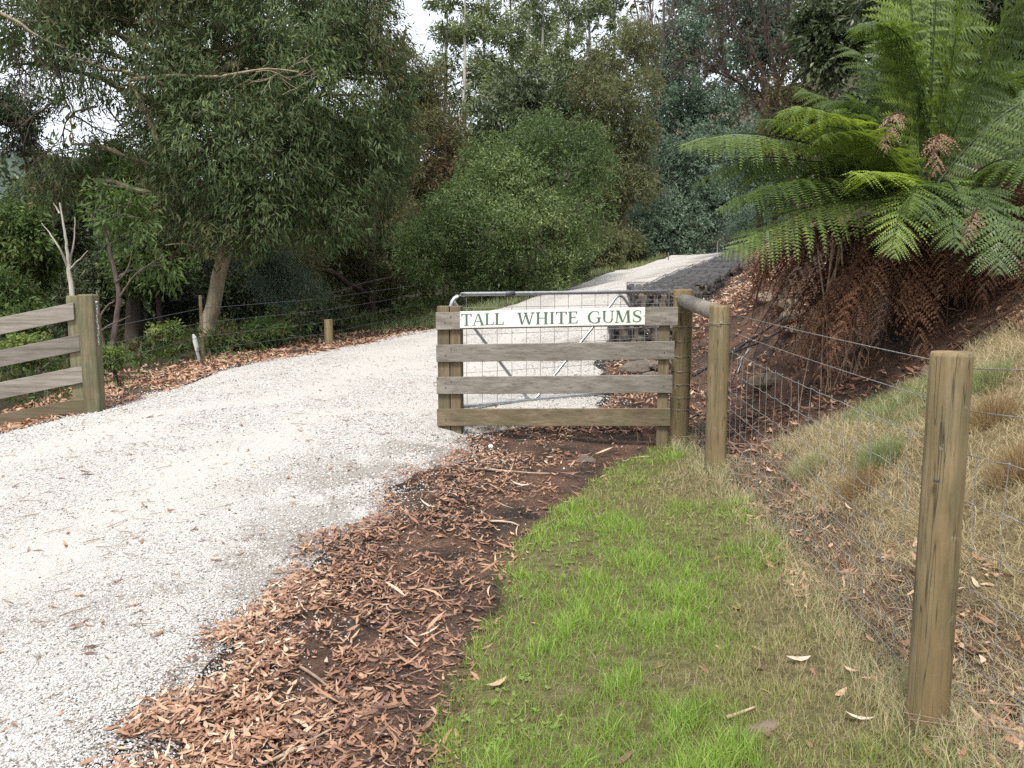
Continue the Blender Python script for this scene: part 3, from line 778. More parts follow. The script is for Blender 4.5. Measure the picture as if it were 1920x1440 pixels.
# scattered over gravel and lawn
n = 1500
Y = sample_Y(n, 2.0, 13, 1.3); X = rng.uniform(-6, 1.3, n)
z = zones(X, Y)
k = (np.abs(X) < Y * .66) & (rng.random(n) < z[4] * .75 + z[0] * .25)
X, Y = X[k], Y[k]
add_litter('scattered_leaves', 'single dark leaves and bark flakes scattered over gravel and lawn', X, Y, np.full(len(X), .004), (.025, .08), np.clip(rng.beta(2, 3, len(X)), 0, 1), .12)

# twigs in the litter and on the gravel
def twig_mass(name, label, X, Y, Lr, r, mat):
    mb_v, mb_f, off = [], [], 0
    for x, y in zip(X, Y):
        L = rng.uniform(*Lr); a = rng.uniform(0, 6.28)
        m = 4
        s = np.linspace(-.5, .5, m)
        p = np.stack([x + np.cos(a) * s * L + rng.normal(0, .03 * L, m), y + np.sin(a) * s * L + rng.normal(0, .03 * L, m), np.zeros(m)], 1)
        p[:, 2] = top_z(p[:, 0], p[:, 1]).max() + .006 + r
        v, f = tube_arrays(p, np.linspace(r, r * .5, m) * rng.uniform(.6, 1.3), 4)
        mb_v.append(v); mb_f.append(f + off); off += len(v)
    return tag(link(name, fast_mesh(name, np.concatenate(mb_v), np.concatenate(mb_f), mat)), label, 'twigs', kind='stuff')

Y = sample_Y(620, 2.0, 12, 1.2); X = rng.uniform(-5, 1.0, 620)
z = zones(X, Y)
k = (z[4] + z[5] * 2 > rng.random(620) * 1.0) & (np.abs(X) < Y * .66)
twig_mass('fallen_twigs', 'small twigs lying over the gravel and the leaf litter', X[k], Y[k], (.03, .16), .0022, M['twig'])
Y = rng.uniform(2.0, 7.2, 60); X = XFEN(Y) + rng.random(60) * .35
twig_mass('fallen_twigs', 'thin dry sticks lying behind the wire netting', X, Y, (.08, .35), .003, M['twig'])

def blades(X, Y, H, Wd, lean, tint, zf=None, bias=None):
    n = len(X)
    z = (gz(X, Y) if zf is None else zf) - .004
    a = rng.uniform(0, 6.283, n)
    S = np.stack([np.cos(a), np.sin(a), np.zeros(n)], 1)
    dl = rng.uniform(0, 6.283, n)
    Ln = np.stack([np.cos(dl), np.sin(dl), np.zeros(n)], 1) * (lean * H)[:, None]
    if bias is not None: Ln = Ln + bias * H[:, None]
    up = np.zeros((n, 3)); up[:, 2] = H
    sh = np.sqrt(np.clip(1 - (np.linalg.norm(Ln, axis=1) / (H + 1e-6)) ** 2 * .5, .25, 1))[:, None]
    P = np.stack([X, Y, z], 1)
    w = (Wd * .5)[:, None]
    V = np.zeros((n, 5, 3))
    V[:, 0] = P - S * w; V[:, 1] = P + S * w
    m = P + Ln * .32 + up * .6 * sh
    V[:, 2] = m - S * w * .75; V[:, 3] = m + S * w * .75
    V[:, 4] = P + Ln + up * sh
    F = np.array([(0, 1, 3), (0, 3, 2), (2, 3, 4)])
    return V.reshape(-1, 3), (F[None] + (np.arange(n) * 5)[:, None, None]).reshape(-1, 3), np.repeat(tint, 3)

# lawn
n = 150000
Y = sample_Y(n, 1.9, 7.0, 1.7); X = rng.uniform(-.9, 1.55, n)
lawn = zones(X, Y)[0]
big = noise2(X, Y, 1.5, 61); med = noise2(X, Y, 5.0, 62); fine = noise2(X, Y, 14.0, 63)
edge_t = (X - XLAWN(Y)) / np.maximum(XFEN(Y) - XLAWN(Y), .2)
green = np.clip(1.0 - .75 * sstep(.4, .9, edge_t) + (big - .5) * 1.3 + (med - .5) * .7 + .45 * sstep(2.9, 2.2, Y), 0, 1)
green = np.where(Y > 6.1, np.clip(green + .6, 0, 1), green)
k = (rng.random(n) < np.clip(lawn * 1.1 - .05, 0, 1)) & (rng.random(n) < np.clip(.2 + 1.8 * (med * .6 + fine * .4 - .3), .06, 1))
X, Y, green, med, fine = X[k], Y[k], green[k], med[k], fine[k]
tuft = sstep(.5, .72, fine) * green * sstep(.4, .6, med)
H = (.016 + .028 * rng.random(len(X)) + .065 * tuft * rng.random(len(X)) + .022 * green * rng.random(len(X)))
tint = np.clip(green * .78 + rng.normal(0, .15, len(X)) + .15 * tuft, 0, 1)
thatch = rng.random(len(X)) < .18
tint = np.where(thatch, rng.random(len(X)) * .22, tint); H = np.where(thatch, H * .7, H)
V, F, T = blades(X, Y, H, rng.uniform(.0016, .0036, len(X)) * np.clip(Y / 2.6, 1, 2.0), np.where(thatch, rng.uniform(.9, 1.6, len(X)), rng.uniform(.15, .95, len(X))), tint)
tag(link('lawn_grass', fast_mesh('lawn_grass', V, F, M['lawn'], T)), 'short bright green grass of the verge in front of the fence', 'grass', kind='stuff')

# long wispy grass along the foot of the fence and the base of posts
n = 5200
Y = sample_Y(n, 1.9, 7.0, 1.2); X = XFEN(Y) + rng.normal(0, .06, n)
for (cx, cy) in ((1.39, 6.9), (1.36, 5.5), (1.23, 2.4)):
    q = rng.integers(0, n, 700)
    r_ = .06 + rng.exponential(.06, 700); a_ = rng.uniform(0, 6.28, 700)
    X[q] = cx + r_ * np.cos(a_); Y[q] = cy + r_ * np.sin(a_)
H = rng.uniform(.03, .13, n)
V, F, T = blades(X, Y, H, rng.uniform(.0013, .0026, n) * np.clip(Y / 3, 1, 2), rng.uniform(.3, 1.1, n), np.clip(rng.normal(.68, .22, n), 0, 1))
tag(link('fence_grass', fast_mesh('fence_grass', V, F, M['dry_grass'], T)), 'wispy dry grass growing along the foot of the wire fence', 'grass', kind='stuff')

# flattened straw in the strip behind the netting
n = 15000
Y = sample_Y(n, 1.8, 5.6, 1.4); X = XFEN(Y) + .02 + rng.random(n) * (XB(Y) - XFEN(Y) + .15)
V, F, T = blades(X, Y, rng.uniform(.02, .09, n), rng.uniform(.0015, .003, n), rng.uniform(.8, 1.6, n), np.clip(rng.normal(.42, .2, n), 0, 1))
tag(link('flattened_straw', fast_mesh('flattened_straw', V, F, M['dry_grass'], T)), 'flattened straw on the soil between netting and bank', 'grass', kind='stuff')

# dry grass bank
n = 96000
Y = rng.uniform(1.7, 6.0, n); X = rng.uniform(1.5, 4.4, n)
z = zones(X, Y)
med = noise2(X, Y, 2.4, 65); fine = noise2(X, Y, 6, 66)
k = (rng.random(n) < z[2] * (.3 + .9 * fine)) & (X < Y * 1.0 + .8)
X, Y, med, fine = X[k], Y[k], med[k], fine[k]
H = rng.uniform(.04, .11, len(X)) * (.5 + 1.0 * med)
bias = np.tile(np.array((-.55, -.25, 0)), (len(X), 1))
tint = np.clip(rng.normal(.48, .16, len(X)) + .45 * sstep(.68, .8, noise2(X, Y, 1.7, 67)) - .25 * sstep(.6, .75, noise2(X, Y, 2.1, 68)), 0, 1)
V, F, T = blades(X, Y, H, rng.uniform(.0018, .0036, len(X)), rng.uniform(.5, 1.5, len(X)), tint, None, bias * rng.uniform(-.2, 1.2, (len(X), 1)))
tag(link('bank_grass', fast_mesh('bank_grass', V, F, M['dry_grass'], T)), 'pale straw coloured grass lying over the right bank', 'grass', kind='stuff')

# tussocks standing out of the bank
TUS = [(1.95, 4.35, .27, .95, 'blue green grass tussock on the bank left of the thick nearest post'), (1.72, 4.75, .22, .8, 'green grass tussock at the foot of the bank behind the netting'),
       (2.35, 4.05, .24, .1, 'brown tussock at the top right of the bank behind the wires'), (2.12, 3.42, .26, .12, 'brown and straw tussock low on the bank right of the nearest post'),
       (2.55, 4.45, .24, .93, 'green tussock high on the bank at the right picture edge'), (1.88, 3.55, .24, .5, 'straw coloured tussock just behind the nearest post'),
       (1.78, 4.2, .22, .08, 'low brown tussock below the blue green tussock')]
for (x, y, h, tn, lab) in TUS:
    n = 900
    r_ = rng.random(n) ** .7 * .10; a_ = rng.uniform(0, 6.28, n)
    X = x + r_ * np.cos(a_); Y = y + r_ * np.sin(a_)
    bias = np.stack([np.cos(a_), np.sin(a_), np.zeros(n)], 1) * (r_ * 8)[:, None] * .9 + np.array((-.25, -.15, 0))
    V, F, T = blades(X, Y, rng.uniform(.4, 1, n) * h * .62, rng.uniform(.0018, .0034, n), rng.uniform(0, .35, n), np.clip(rng.normal(tn, .1, n), 0, 1), None, bias)
    base = np.array((x, y, gz1(x, y)))
    o = link('grass_tussock', fast_mesh('grass_tussock', V - base, F, M['dry_grass'], T), None, base)
    tag(o, lab, 'tussock', 'grass tussocks on the bank')

# grass along the left verge and the far road edge
n = 16000
Y = sample_Y(n, 8, 26, 1.1); X = XL(Y) - .1 - rng.random(n) ** 1.2 * 1.3
k = (Y > 14.5) | (rng.random(n) < .015)
X, Y = X[k], Y[k]
V, F, T = blades(X, Y, rng.uniform(.05, .2, len(X)), rng.uniform(.006, .012, len(X)), rng.uniform(.2, .7, len(X)), np.clip(rng.normal(.98, .12, len(X)) , 0, 1))
tag(link('verge_grass', fast_mesh('verge_grass', V, F, M['dry_grass'], T)), 'tufty grass along the left verge of the climbing driveway', 'grass', kind='stuff')

# small broad leaved weeds in the turf
n = 1500
Y = sample_Y(n, 1.9, 6.6, 1.6); X = rng.uniform(-.5, 1.3, n)
wd = (zones(X, Y)[0] > .7) & (noise2(X, Y, 3.0, 91) > .68)
X, Y = np.repeat(X[wd], 4), np.repeat(Y[wd], 4)
n = len(X); a_ = rng.uniform(0, 6.28, n)
D = unit(np.stack([np.cos(a_), np.sin(a_), rng.uniform(.1, .6, n)], 1)); N = unit(np.stack([rng.normal(0, .3, n), rng.normal(0, .3, n), np.ones(n)], 1))
N = unit(N - D * (N * D).sum(1)[:, None])
L = rng.uniform(.010, .024, n)
V, F = leaf_strip(np.stack([X, Y, gz(X, Y) + .008], 1), D, N, L, L * rng.uniform(.4, .7, n), np.stack([rng.uniform(-.3, .1, n), np.zeros(n), rng.uniform(0, .3, n)], 1))
tag(link('lawn_weeds', fast_mesh('lawn_weeds', V, F, M['lawn'], np.repeat(np.clip(rng.normal(.6, .12, n), 0, 1), 6))), 'small broad leaved weeds among the verge grass', 'weeds', kind='stuff')

# single things lying about
def single_leaf(px, py, L, ang, tint, label, wide=.3):
    p = hit(px, py); x, y = p[0], p[1]
    D = np.array([[math.cos(ang), math.sin(ang), 0.05]]); N = unit(np.array([[0.1, -.15, 1.0]]))
    D = unit(D - N * (D * N).sum())
    base = np.array((x, y, float(top_z(x, y)[0]) + .012))
    V, F = leaf_strip(-D * L / 2, D, N, np.array([L]), np.array([L * wide]), np.array([[.35, .2, .3]]))
    tag(link('fallen_leaf', fast_mesh('fallen_leaf', V, F, M['litter'], np.full(6, tint)), None, base), label, 'leaf', 'single fallen leaves')
single_leaf(405, 1055, .075, .1, .93, 'large pale orange leaf lying alone on the gravel', .42)
single_leaf(142, 1186, .075, .8, .35, 'reddish leaf lying on the gravel at the far left')
single_leaf(163, 891, .10, -.1, .2, 'dark brown bark flake on the gravel left of the gate', .4)
single_leaf(1495, 1238, .10, .15, .96, 'big tan leaf lying on the grass in the middle of the lawn', .38)
single_leaf(1610, 1352, .09, -.2, .99, 'pale leaf in the green grass left of the nearest post base', .25)
single_leaf(1512, 1022, .06, 1.2, .5, 'small orange red leaf at the foot of the netting', .4)
single_leaf(1440, 1065, .05, .5, .4, 'small brown curled leaf on the upper lawn', .4)
single_leaf(930, 1290, .10, .7, .8, 'long tan leaf at the edge between litter and grass', .3)

def stick(pa, pb, r, mat, label, name='fallen_stick', dz=.012, cat='stick'):
    a, c = hit(*pa), hit(*pb)
    s = np.linspace(0, 1, 9)[:, None]
    p = a * (1 - s) + c * s
    L = np.linalg.norm(c - a)
    p[:, 0] += np.sin(s[:, 0] * 5) * L * .02
    p[:, 2] = np.maximum(top_z(p[:, 0], p[:, 1]), np.linspace(p[0, 2], p[-1, 2], 9)) + dz
    base = p[0].copy()
    mb = MB().tube(p - base, np.linspace(r, r * .55, 9), 7)
    o = mb.build(name, mat, None, None, True)
    o.location = base
    return tag(o, label, cat)
M['stick_pale'] = plain_mat('pale_stick', (.36, .28, .20), .8, .2, var=.4, scale=20)
stick((495, 1438), (625, 1378), .007, M['stick_pale'], 'pale bare stick on the leaves at the bottom left')
stick((872, 880), (1035, 893), .008, M['stick_pale'], 'long straight stick lying across the drain below the name board')
stick((1362, 1352), (1420, 1332), .007, M['stick_pale'], 'short grey stick in the grass at the bottom centre')
stick((560, 1255), (640, 1310), .007, M['twig'], 'grey forked twig on the leaf litter near the gravel edge')
stick((920, 985), (975, 992), .008, M['stick_pale'], 'short pale stick in the litter beside the lawn edge')
def flat_rock(px, py, size, label, mat, seed, off=.0, name='rock', Yw=None, squash=(1, 1, .6)):
    p = hit(px, py)
    me = rock_mesh(seed, size, squash, mat)
    o = link(name, me, None, (p[0], p[1], p[2] + off))
    o.rotation_euler = (0, 0, seed * 1.3)
    return tag(o, label, 'rock')
def rock_mesh(seed, size, squash, mat):
    import bmesh
    r = np.random.default_rng(seed)
    bm = bmesh.new(); bmesh.ops.create_icosphere(bm, subdivisions=3, radius=1.0)
    V = np.array([v.co[:] for v in bm.verts])
    for _ in range(9):                                # chop with planes for flat facets
        nrm = r.normal(0, 1, 3); nrm /= np.linalg.norm(nrm)
        d = r.uniform(.55, .8)
        ex = np.maximum(V @ nrm - d, 0)
        V = V - ex[:, None] * nrm * .92
    V *= (1 + (vnoise(V * 2.2 + seed, seed) - .5) * .3 + (vnoise(V * 6 + seed, seed) - .5) * .12)[:, None]
    V *= np.array(squash) * size
    for v, q in zip(bm.verts, V): v.co = q
    me = bpy.data.meshes.new('rock'); bm.to_mesh(me); bm.free()
    me.materials.append(mat)
    return me
# ------------------------------------------------------------------ board panel with the name sign
def lerp(a, b, t): return np.asarray(a) * (1 - t) + np.asarray(b) * t
PL, PR = np.array((-.64, 7.10, 0.)), np.array((1.335, 6.74, 0.))        # panel ends (plan)
ux = (PR - PL); WID = np.linalg.norm(ux); ux /= WID
fwd = np.array((ux[1], -ux[0], 0.)); fwd = fwd if fwd[1] < 0 else -fwd   # towards the camera
up = np.array((0, 0, 1.0))
panel = thing('board_panel', 'grey weathered board panel with four rails beside the open gate', 'fence panel', (PL[0], PL[1], gz1(PL[0], PL[1])))
boards = []
z_top = (1.228, 1.288); pitch = (.2755, .2745)
for k in range(4):
    hgt = .147
    zl, zr = z_top[0] - pitch[0] * k - hgt / 2, z_top[1] - pitch[1] * k - hgt / 2
    sl = (zr - zl) / WID
    ax = (ux + up * sl) * WID / 2
    az = up * hgt / 2
    trim = (.0, .02, .03, .04)[k]
    c = lerp(PL, PR, .5) + up * (zl + zr) / 2 + fwd * .012 - ux * trim / 2
    _b = MB().box(c, ax * (1 - trim / WID), fwd * .0125, az, .003);  boards.append(_b.build('board', M['wood_low'] if k == 3 else M['wood_grey'], panel))
for dx, w, col in ((.055, .052, 'wood_low'), (.160, .046, 'wood_low')):
    p = PL + ux * dx - fwd * .055
    zt = z_top[0] + .052
    zb = gz1(p[0], p[1]) - .25
    MB().box(p + up * (zt + zb) / 2, up * (zt - zb) / 2, ux * w, fwd * .05, .004).build('post', M['wood_low_z'], panel)
p = PL + ux * (WID - .105) - fwd * .045
zt, zb = z_top[1] - .01, gz1(p[0], p[1]) - .2
MB().box(p + up * (zt + zb) / 2, up * (zt - zb) / 2, ux * .045, fwd * .04, .004).build('post', M['wood_low_z'], panel)
# nail heads
for k in range(4):
    for dx, zz in ((.08, 0), (.13, .05), (WID - .10, 0)):
        t = dx / WID
        z0 = (z_top[0] - pitch[0] * k - .07) * (1 - t) + (z_top[1] - pitch[1] * k - .07) * t + zz - .02
        q = PL + ux * dx + up * z0 + fwd * .0262
        MB().box(q, ux * .005, fwd * .0015, up * .005).build('nail', M['wire_dark'], panel, boards[k])

# ---- the painted sign
S0, S1 = .213, 1.747
def on_sign(s, h):   # s metres along, h 0..1 up the board
    t = s / WID
    zt = z_top[0] * (1 - t) + z_top[1] * t
    return PL + ux * s + up * (zt + .004 - .140 * (1 - h))
sign = thing('name_sign', 'white painted sign reading TALL WHITE GUMS on the top board', 'sign', on_sign((S0 + S1) / 2, .5) + fwd * .033)
c = (on_sign(S0, .5) + on_sign(S1, .5)) / 2 + fwd * .031
axs = (on_sign(S1, .5) - on_sign(S0, .5)) / 2
MB().box(c, axs, fwd * .006, up * .070, .002).build('sign_board', M['sign_white'], sign)
sign_bd = [c_ for c_ in sign.children][0] if len(sign.children) else [o_ for o_ in COL.objects if o_.parent == sign][0]

def st(x0, y0, x1, y1, w0, w1=None):          # slanted stroke with level ends
    w1 = w0 if w1 is None else w1
    return [(x0 - w0 / 2, y0), (x0 + w0 / 2, y0), (x1 + w1 / 2, y1), (x1 - w1 / 2, y1)]
def hs(x0, x1, y, t=.055): return [(x0, y - t / 2), (x1, y - t / 2), (x1, y + t / 2), (x0, y + t / 2)]
def arc(cx, cy, rx, ry, a0, a1, wthick, wthin, n=16):
    out = []
    for i in range(n):
        q = []
        for a in (a0 + (a1 - a0) * i / n, a0 + (a1 - a0) * (i + 1) / n):
            w = wthin + (wthick - wthin) * abs(math.cos(a)) ** 1.3
            q.append(((cx + (rx - w / 2) * math.cos(a), cy + (ry - w * .35) * math.sin(a)), (cx + (rx + w / 2) * math.cos(a), cy + (ry + w * .35) * math.sin(a))))
        out.append([q[0][0], q[0][1], q[1][1], q[1][0]])
    return out
K, TH = .155, .065
GL = {
 'T': (.80, [st(.40, 0, .40, 1, K), hs(.03, .77, .965, .06), [(.03, .95), (.03, .76), (.07, .76), (.14, .95)], [(.77, .95), (.77, .76), (.73, .76), (.66, .95)], hs(.24, .56, .02, .045)]),
 'A': (.86, [st(.12, 0, .42, 1, TH), st(.74, 0, .44, 1, K + .02, K - .03), hs(.22, .66, .34, .05), hs(.0, .25, .02, .045), hs(.58, .87, .02, .045)]),
 'L': (.70, [st(.20, 0, .20, 1, K), hs(.05, .66, .03, .06), [(.57, .05), (.66, .05), (.69, .26), (.645, .26)], hs(.06, .35, .98, .045)]),
 'W': (1.22, [st(.34, 0, .14, 1, K - .03, K + .01), st(.36, 0, .60, .95, TH), st(.82, 0, .56, 1, K - .03, K + .01), st(.84, 0, 1.06, 1, TH), hs(.0, .29, .98, .045), hs(.45, .70, .98, .045), hs(.94, 1.18, .98, .045)]),
 'H': (.94, [st(.20, 0, .20, 1, K), st(.72, 0, .72, 1, K), hs(.2, .72, .51, .055), hs(.06, .34, .02, .045), hs(.06, .34, .98, .045), hs(.58, .86, .02, .045), hs(.58, .86, .98, .045)]),
 'I': (.42, [st(.20, 0, .20, 1, K), hs(.05, .35, .02, .045), hs(.05, .35, .98, .045)]),
 'E': (.74, [st(.20, 0, .20, 1, K), hs(.06, .66, .03, .06), hs(.06, .64, .97, .06), hs(.2, .52, .52, .05), [(.58, .05), (.66, .05), (.70, .25), (.66, .25)], [(.56, .95), (.64, .95), (.64, .77), (.61, .77)], [(.49, .42), (.53, .42), (.53, .62), (.49, .62)]]),
 'G': (.96, arc(.50, .50, .40, .49, math.radians(52), math.radians(322), K, .06, 22) + [st(.80, .06, .80, .44, K * .9), hs(.62, .95, .44, .045), [(.76, .70), (.79, .70), (.79, .97), (.74, .90)]]),
 'U': (.92, [st(.20, .32, .20, 1, K), st(.74, .32, .74, 1, .075), hs(.05, .36, .98, .045), hs(.61, .88, .98, .045)] + arc(.47, .33, .27, .31, math.radians(180), math.radians(360), .11, .06, 12)),
 'M': (1.14, [st(.14, 0, .20, 1, TH + .01), st(.54, .02, .22, 1, K - .02, K + .02), st(.56, .02, .86, 1, TH), st(.96, 0, .90, 1, K + .01), hs(.02, .28, .02, .045), hs(.80, 1.10, .02, .045), hs(.08, .24, .98, .045), hs(.84, 1.02, .98, .045)]),
}
def s_glyph():
    pts = [(.64, .82), (.55, .94), (.40, .97), (.23, .91), (.15, .76), (.22, .61), (.40, .52), (.56, .42), (.63, .27), (.56, .10), (.38, .03), (.21, .08), (.12, .22)]
    w = [.05, .05, .06, .09, .12, .14, .15, .15, .13, .10, .06, .05, .05]
    p = np.array(pts); t = np.gradient(p, axis=0); t /= np.linalg.norm(t, axis=1)[:, None]
    nrm = np.stack([-t[:, 1], t[:, 0]], 1)
    a, b_ = p + nrm * np.array(w)[:, None] / 2, p - nrm * np.array(w)[:, None] / 2
    q = [[tuple(a[i]), tuple(b_[i]), tuple(b_[i + 1]), tuple(a[i + 1])] for i in range(len(p) - 1)]
    return q + [[(.61, .70), (.65, .70), (.65, .96), (.61, .92)], [(.11, .06), (.15, .10), (.15, .32), (.11, .32)]]
GL['S'] = (.76, s_glyph())
def word(txt, s_start, s_end):
    tot = sum(GL[ch][0] for ch in txt)
    LH = .098
    kx = (s_end - s_start) / tot
    x = 0
    for ch in txt:
        wdt, polys = GL[ch]
        mb = MB()
        for i, poly in enumerate(polys):
            off = .0375 + .0004 * (i % 7) + .00006 * i
            # front face with a thin edge, so the paint has a body
            front, back = [], []
            for (a, h) in poly:
                s_ = s_start + (x + a) * kx
                q = on_sign(s_, .15 + h * .70)
                front.append(q + fwd * off); back.append(q + fwd * .0365)
            n_ = len(poly)
            ar = sum(poly[j][0] * poly[(j + 1) % n_][1] - poly[(j + 1) % n_][0] * poly[j][1] for j in range(n_))
            fs = [tuple(range(n_))] if ar > 0 else [tuple(range(n_ - 1, -1, -1))]
            for j in range(n_):
                fs.append((j, n_ + j, n_ + (j + 1) % n_, (j + 1) % n_))
            mb.add(front + back, fs)
        mb.build('letter', M['sign_ink'], sign, sign_bd)
        x += wdt
word('TALL', .222, .590)
word('WHITE', .700, 1.210)
word('GUMS', 1.283, 1.728)
for s_ in (.216, 1.74):
    q = on_sign(s_, .5) + fwd * .038
    MB().box(q, ux * .003, fwd * .0015, up * .003).build('screw', M['wire_dark'], sign, sign_bd)

# ------------------------------------------------------------------ open tube gate
GA, GB = np.array((-.555, 7.58, 0.)), np.array((1.80, 8.97, 0.))
ud = GB - GA; GW = np.linalg.norm(ud); ud /= GW
gzA, gzB = 1.55 - .0 , 1.55
gate = thing('farm_gate', 'galvanised tube farm gate with wire mesh standing open behind the board panel', 'gate', (GB[0], GB[1], gz1(GB[0], GB[1])))
zt0, zt1 = 1.368, 1.367            # top rail height at free end and hinge end
zb0, zb1 = .335, .350
def gp(s, h):
    t = s / GW
    return GA + ud * s + up * ((zb0 * (1 - t) + zb1 * t) * (1 - h) + (zt0 * (1 - t) + zt1 * t) * h)
def corner(s0, h0, s1, h1, s2, h2, n=7): return list(bez(gp(s0, h0), gp(s1, h1), gp(s2, h2), n))
R = .019
path = [gp(GW, 0), gp(GW * .5, 0), gp(.2, 0)] + corner(.14, 0, 0, 0, 0, .13) + [gp(0, .5)] + corner(0, .86, 0, 1, .16, 1) + [gp(GW * .5, 1), gp(GW - .2, 1)]
MB().tube(path, R, 10).build('frame', M['galv'], gate, None, True)
MB().tube([gp(GW - .02, -.02), gp(GW - .02, .5), gp(GW - .02, 1.02)], R, 10).build('hinge_stile', M['galv'], gate, None, True)
zz = corner(.03, .94, .06, .90, .12, .84) + corner(.78, .06, .87, -.06, .97, .065) + corner(1.83, .90, 1.91, 1.02, 1.99, .92) + [gp(GW - .05, .15)]
MB().tube(zz, R * .8, 8).build('zigzag_brace', M['galv'], gate, None, True)
mb = MB()
for h in (.16, .30, .42, .53, .64, .76, .88):
    mb.tube([gp(.02, h), gp(GW * .5, h - .006), gp(GW - .03, h)], .0026, 4, False)
for i in range(1, 17):
    s_ = GW * i / 17
    mb.tube([gp(s_, .01), gp(s_, .99)], .0024, 4, False)
mb.build('wire_mesh', M['wire'], gate)
q = gp(.62, 1.0)
MB().tube([q - ud * .05, q + ud * .05], R * 1.25, 8).build('latch_clamp', M['wire_dark'], gate, None, True)
# hinge post standing behind the strainer
hp = GB + ud * .09
hz = gz1(hp[0], hp[1])
o = MB().tube([(hp[0], hp[1], hz - .2), (hp[0], hp[1], hz + .3), (hp[0], hp[1], 1.36)], .07, 14).build('gate_post', M['wood_post'], None, None, False)
tag(o, 'round timber post carrying the hinges of the farm gate', 'post')

# ------------------------------------------------------------------ wire fence on the right
fence = thing('wire_fence', 'post and wire fence with netting running along the right of the grass', 'fence', (1.36, 5.5, gz1(1.36, 5.5)))
def round_post(x, y, zt, r, name, mat, root, lean=(0, 0), seed=0, split=False):
    zb = gz1(x, y) - .25
    n, m = 20, 9
    zs = list(np.linspace(zb, zt - .012, m)) + [zt]
    rr = np.random.default_rng(seed)
    ph = rr.uniform(0, 6.28, 3)
    V, F = [], []
    for i, z_ in enumerate(zs):
        t = (z_ - zb) / (zt - zb)
        for j in range(n):
            a = j / n * 2 * math.pi
            k = r * (1.05 - .07 * t) * (1 + .03 * math.cos(2 * a + ph[0]) + .02 * math.cos(3 * a + ph[1] + t * 2) + rr.normal(0, .006))
            if split and j == int(n * .72): k *= .88
            if i == m: k *= .955
            V.append((x + lean[0] * t + k * math.cos(a), y + lean[1] * t + k * math.sin(a), z_))
    for i in range(m):
        for j in range(n):
            F.append((i * n + j, i * n + (j + 1) % n, (i + 1) * n + (j + 1) % n, (i + 1) * n + j))
    V.append((x + lean[0], y + lean[1], zt + .003))
    F += [(m * n + j, m * n + (j + 1) % n, len(V) - 1) for j in range(n)]
    mb = MB(); mb.add(V, F)
    o = mb.build(name, mat, root)
    for p_ in o.data.polygons: p_.use_smooth = len(p_.vertices) == 4
    return o
SP, BP, NP = (1.395, 6.9), (1.365, 5.5), tuple(at(1738, 1340, 2.30)[:2])
post_s = round_post(*SP, 1.425, .082, 'strainer_post', M['wood_post'], fence, (.01, 0), 1, True)
post_b = round_post(*BP, 1.345, .068, 'post', M['wood_post'], fence, (0, 0), 2, True)
post_n = round_post(*NP, at(1783, 660, 2.30)[2], .054, 'post', M['wood_post'], fence, (.0, 0), 3)
round_post(1.12, -.6, 1.62, .066, 'post', M['wood_post'], fence, (0, 0), 4)
MB().tube([(SP[0], SP[1] - .05, 1.335), (1.381, 6.2, 1.315), (BP[0], BP[1] + .04, 1.29)], [.055, .057, .058], 16).build('brace_rail', M['wood_grey'], fence, None, True)
def fpt(Y, zoff):
    """point on the fence line, zoff above the netting foot"""
    x = np.interp(Y, [-.6, NP[1], BP[1], SP[1]], [1.12 + .066, NP[0] + .066, BP[0] + .068, SP[0] + .09])
    g = np.interp(Y, [-.6, NP[1], BP[1], SP[1]], [.56, .245, .25, .21])
    return np.array((x, Y, g + zoff))
def wire_line(zoff, y0, y1, r=.0016, wav=.0, sag=.01, n=40):
    ys = np.linspace(y0, y1, n)
    p = np.array([fpt(y, zoff) for y in ys])
    s = (ys - y0) / (y1 - y0)
    p[:, 2] -= sag * 4 * s * (1 - s)
    if wav: p[:, 2] += wav * np.sin(np.arange(n) * 2.4); p[:, 0] += wav * .5 * np.sin(np.arange(n) * 1.7)
    return p
for zo in (1.045, .925):
    for a, b_ in ((-.6, NP[1]), (NP[1], BP[1])):
        MB().tube(wire_line(zo, a, b_, sag=.008), .0016, 5, False).build('wire', M['wire'], fence, None, True)
mb = MB()
hts = (.80, .665, .54, .425, .315, .215, .12, .03)
for zo in hts:
    for a, b_ in ((-.6, NP[1]), (NP[1], BP[1]), (BP[1], SP[1])):
        mb.tube(wire_line(zo, a, b_, wav=.004 if zo < .7 else .003, sag=.012, n=44), .0016, 4, False)
for y in list(np.arange(.9, SP[1] - .05, .15)):
    q = [fpt(y + rng.normal(0, .006), h) + np.array((rng.normal(0, .003), 0, 0)) for h in hts]
    mb.tube(q, .0013, 4, False)
    if y < 5.6:
        for k_ in q:
            mb.box(k_, (.0025, 0, 0), (0, .0025, 0), (0, 0, .0025))
mb.build('netting', M['wire'], fence)
def wrap(x, y, r, z_, root, post):
    a = np.linspace(0, 6.3, 22)
    p = np.stack([x + (r + .002) * np.cos(a), y + (r + .002) * np.sin(a), z_ + .006 * np.sin(a * 1.0)], 1)
    MB().tube(p, .0022, 5, False).build('tie_wire', M['wire'], root, post, True)
wrap(BP[0], BP[1], .069, 1.235, fence, post_b)
for z_ in (1.37, 1.245, 1.13, 1.01, .88, .76, .65, .54, .44):
    wrap(SP[0] + .006, SP[1], .0845, z_, fence, post_s)
p = bez((SP[0] + .06, SP[1] - .06, 1.375), (1.40, 6.2, 1.36), (BP[0] + .05, BP[1] + .03, 1.30), 14)
MB().tube(p + np.random.default_rng(5).normal(0, .003, p.shape), .003, 5, False).build('wire', M['wire'], fence, None, True)
q = np.array((BP[0] - .01, BP[1] - .072, 1.236))
MB().box(q, (.006, 0, 0), (0, .006, 0), (0, 0, .006), .002).build('staple', M['galv'], fence, post_b)
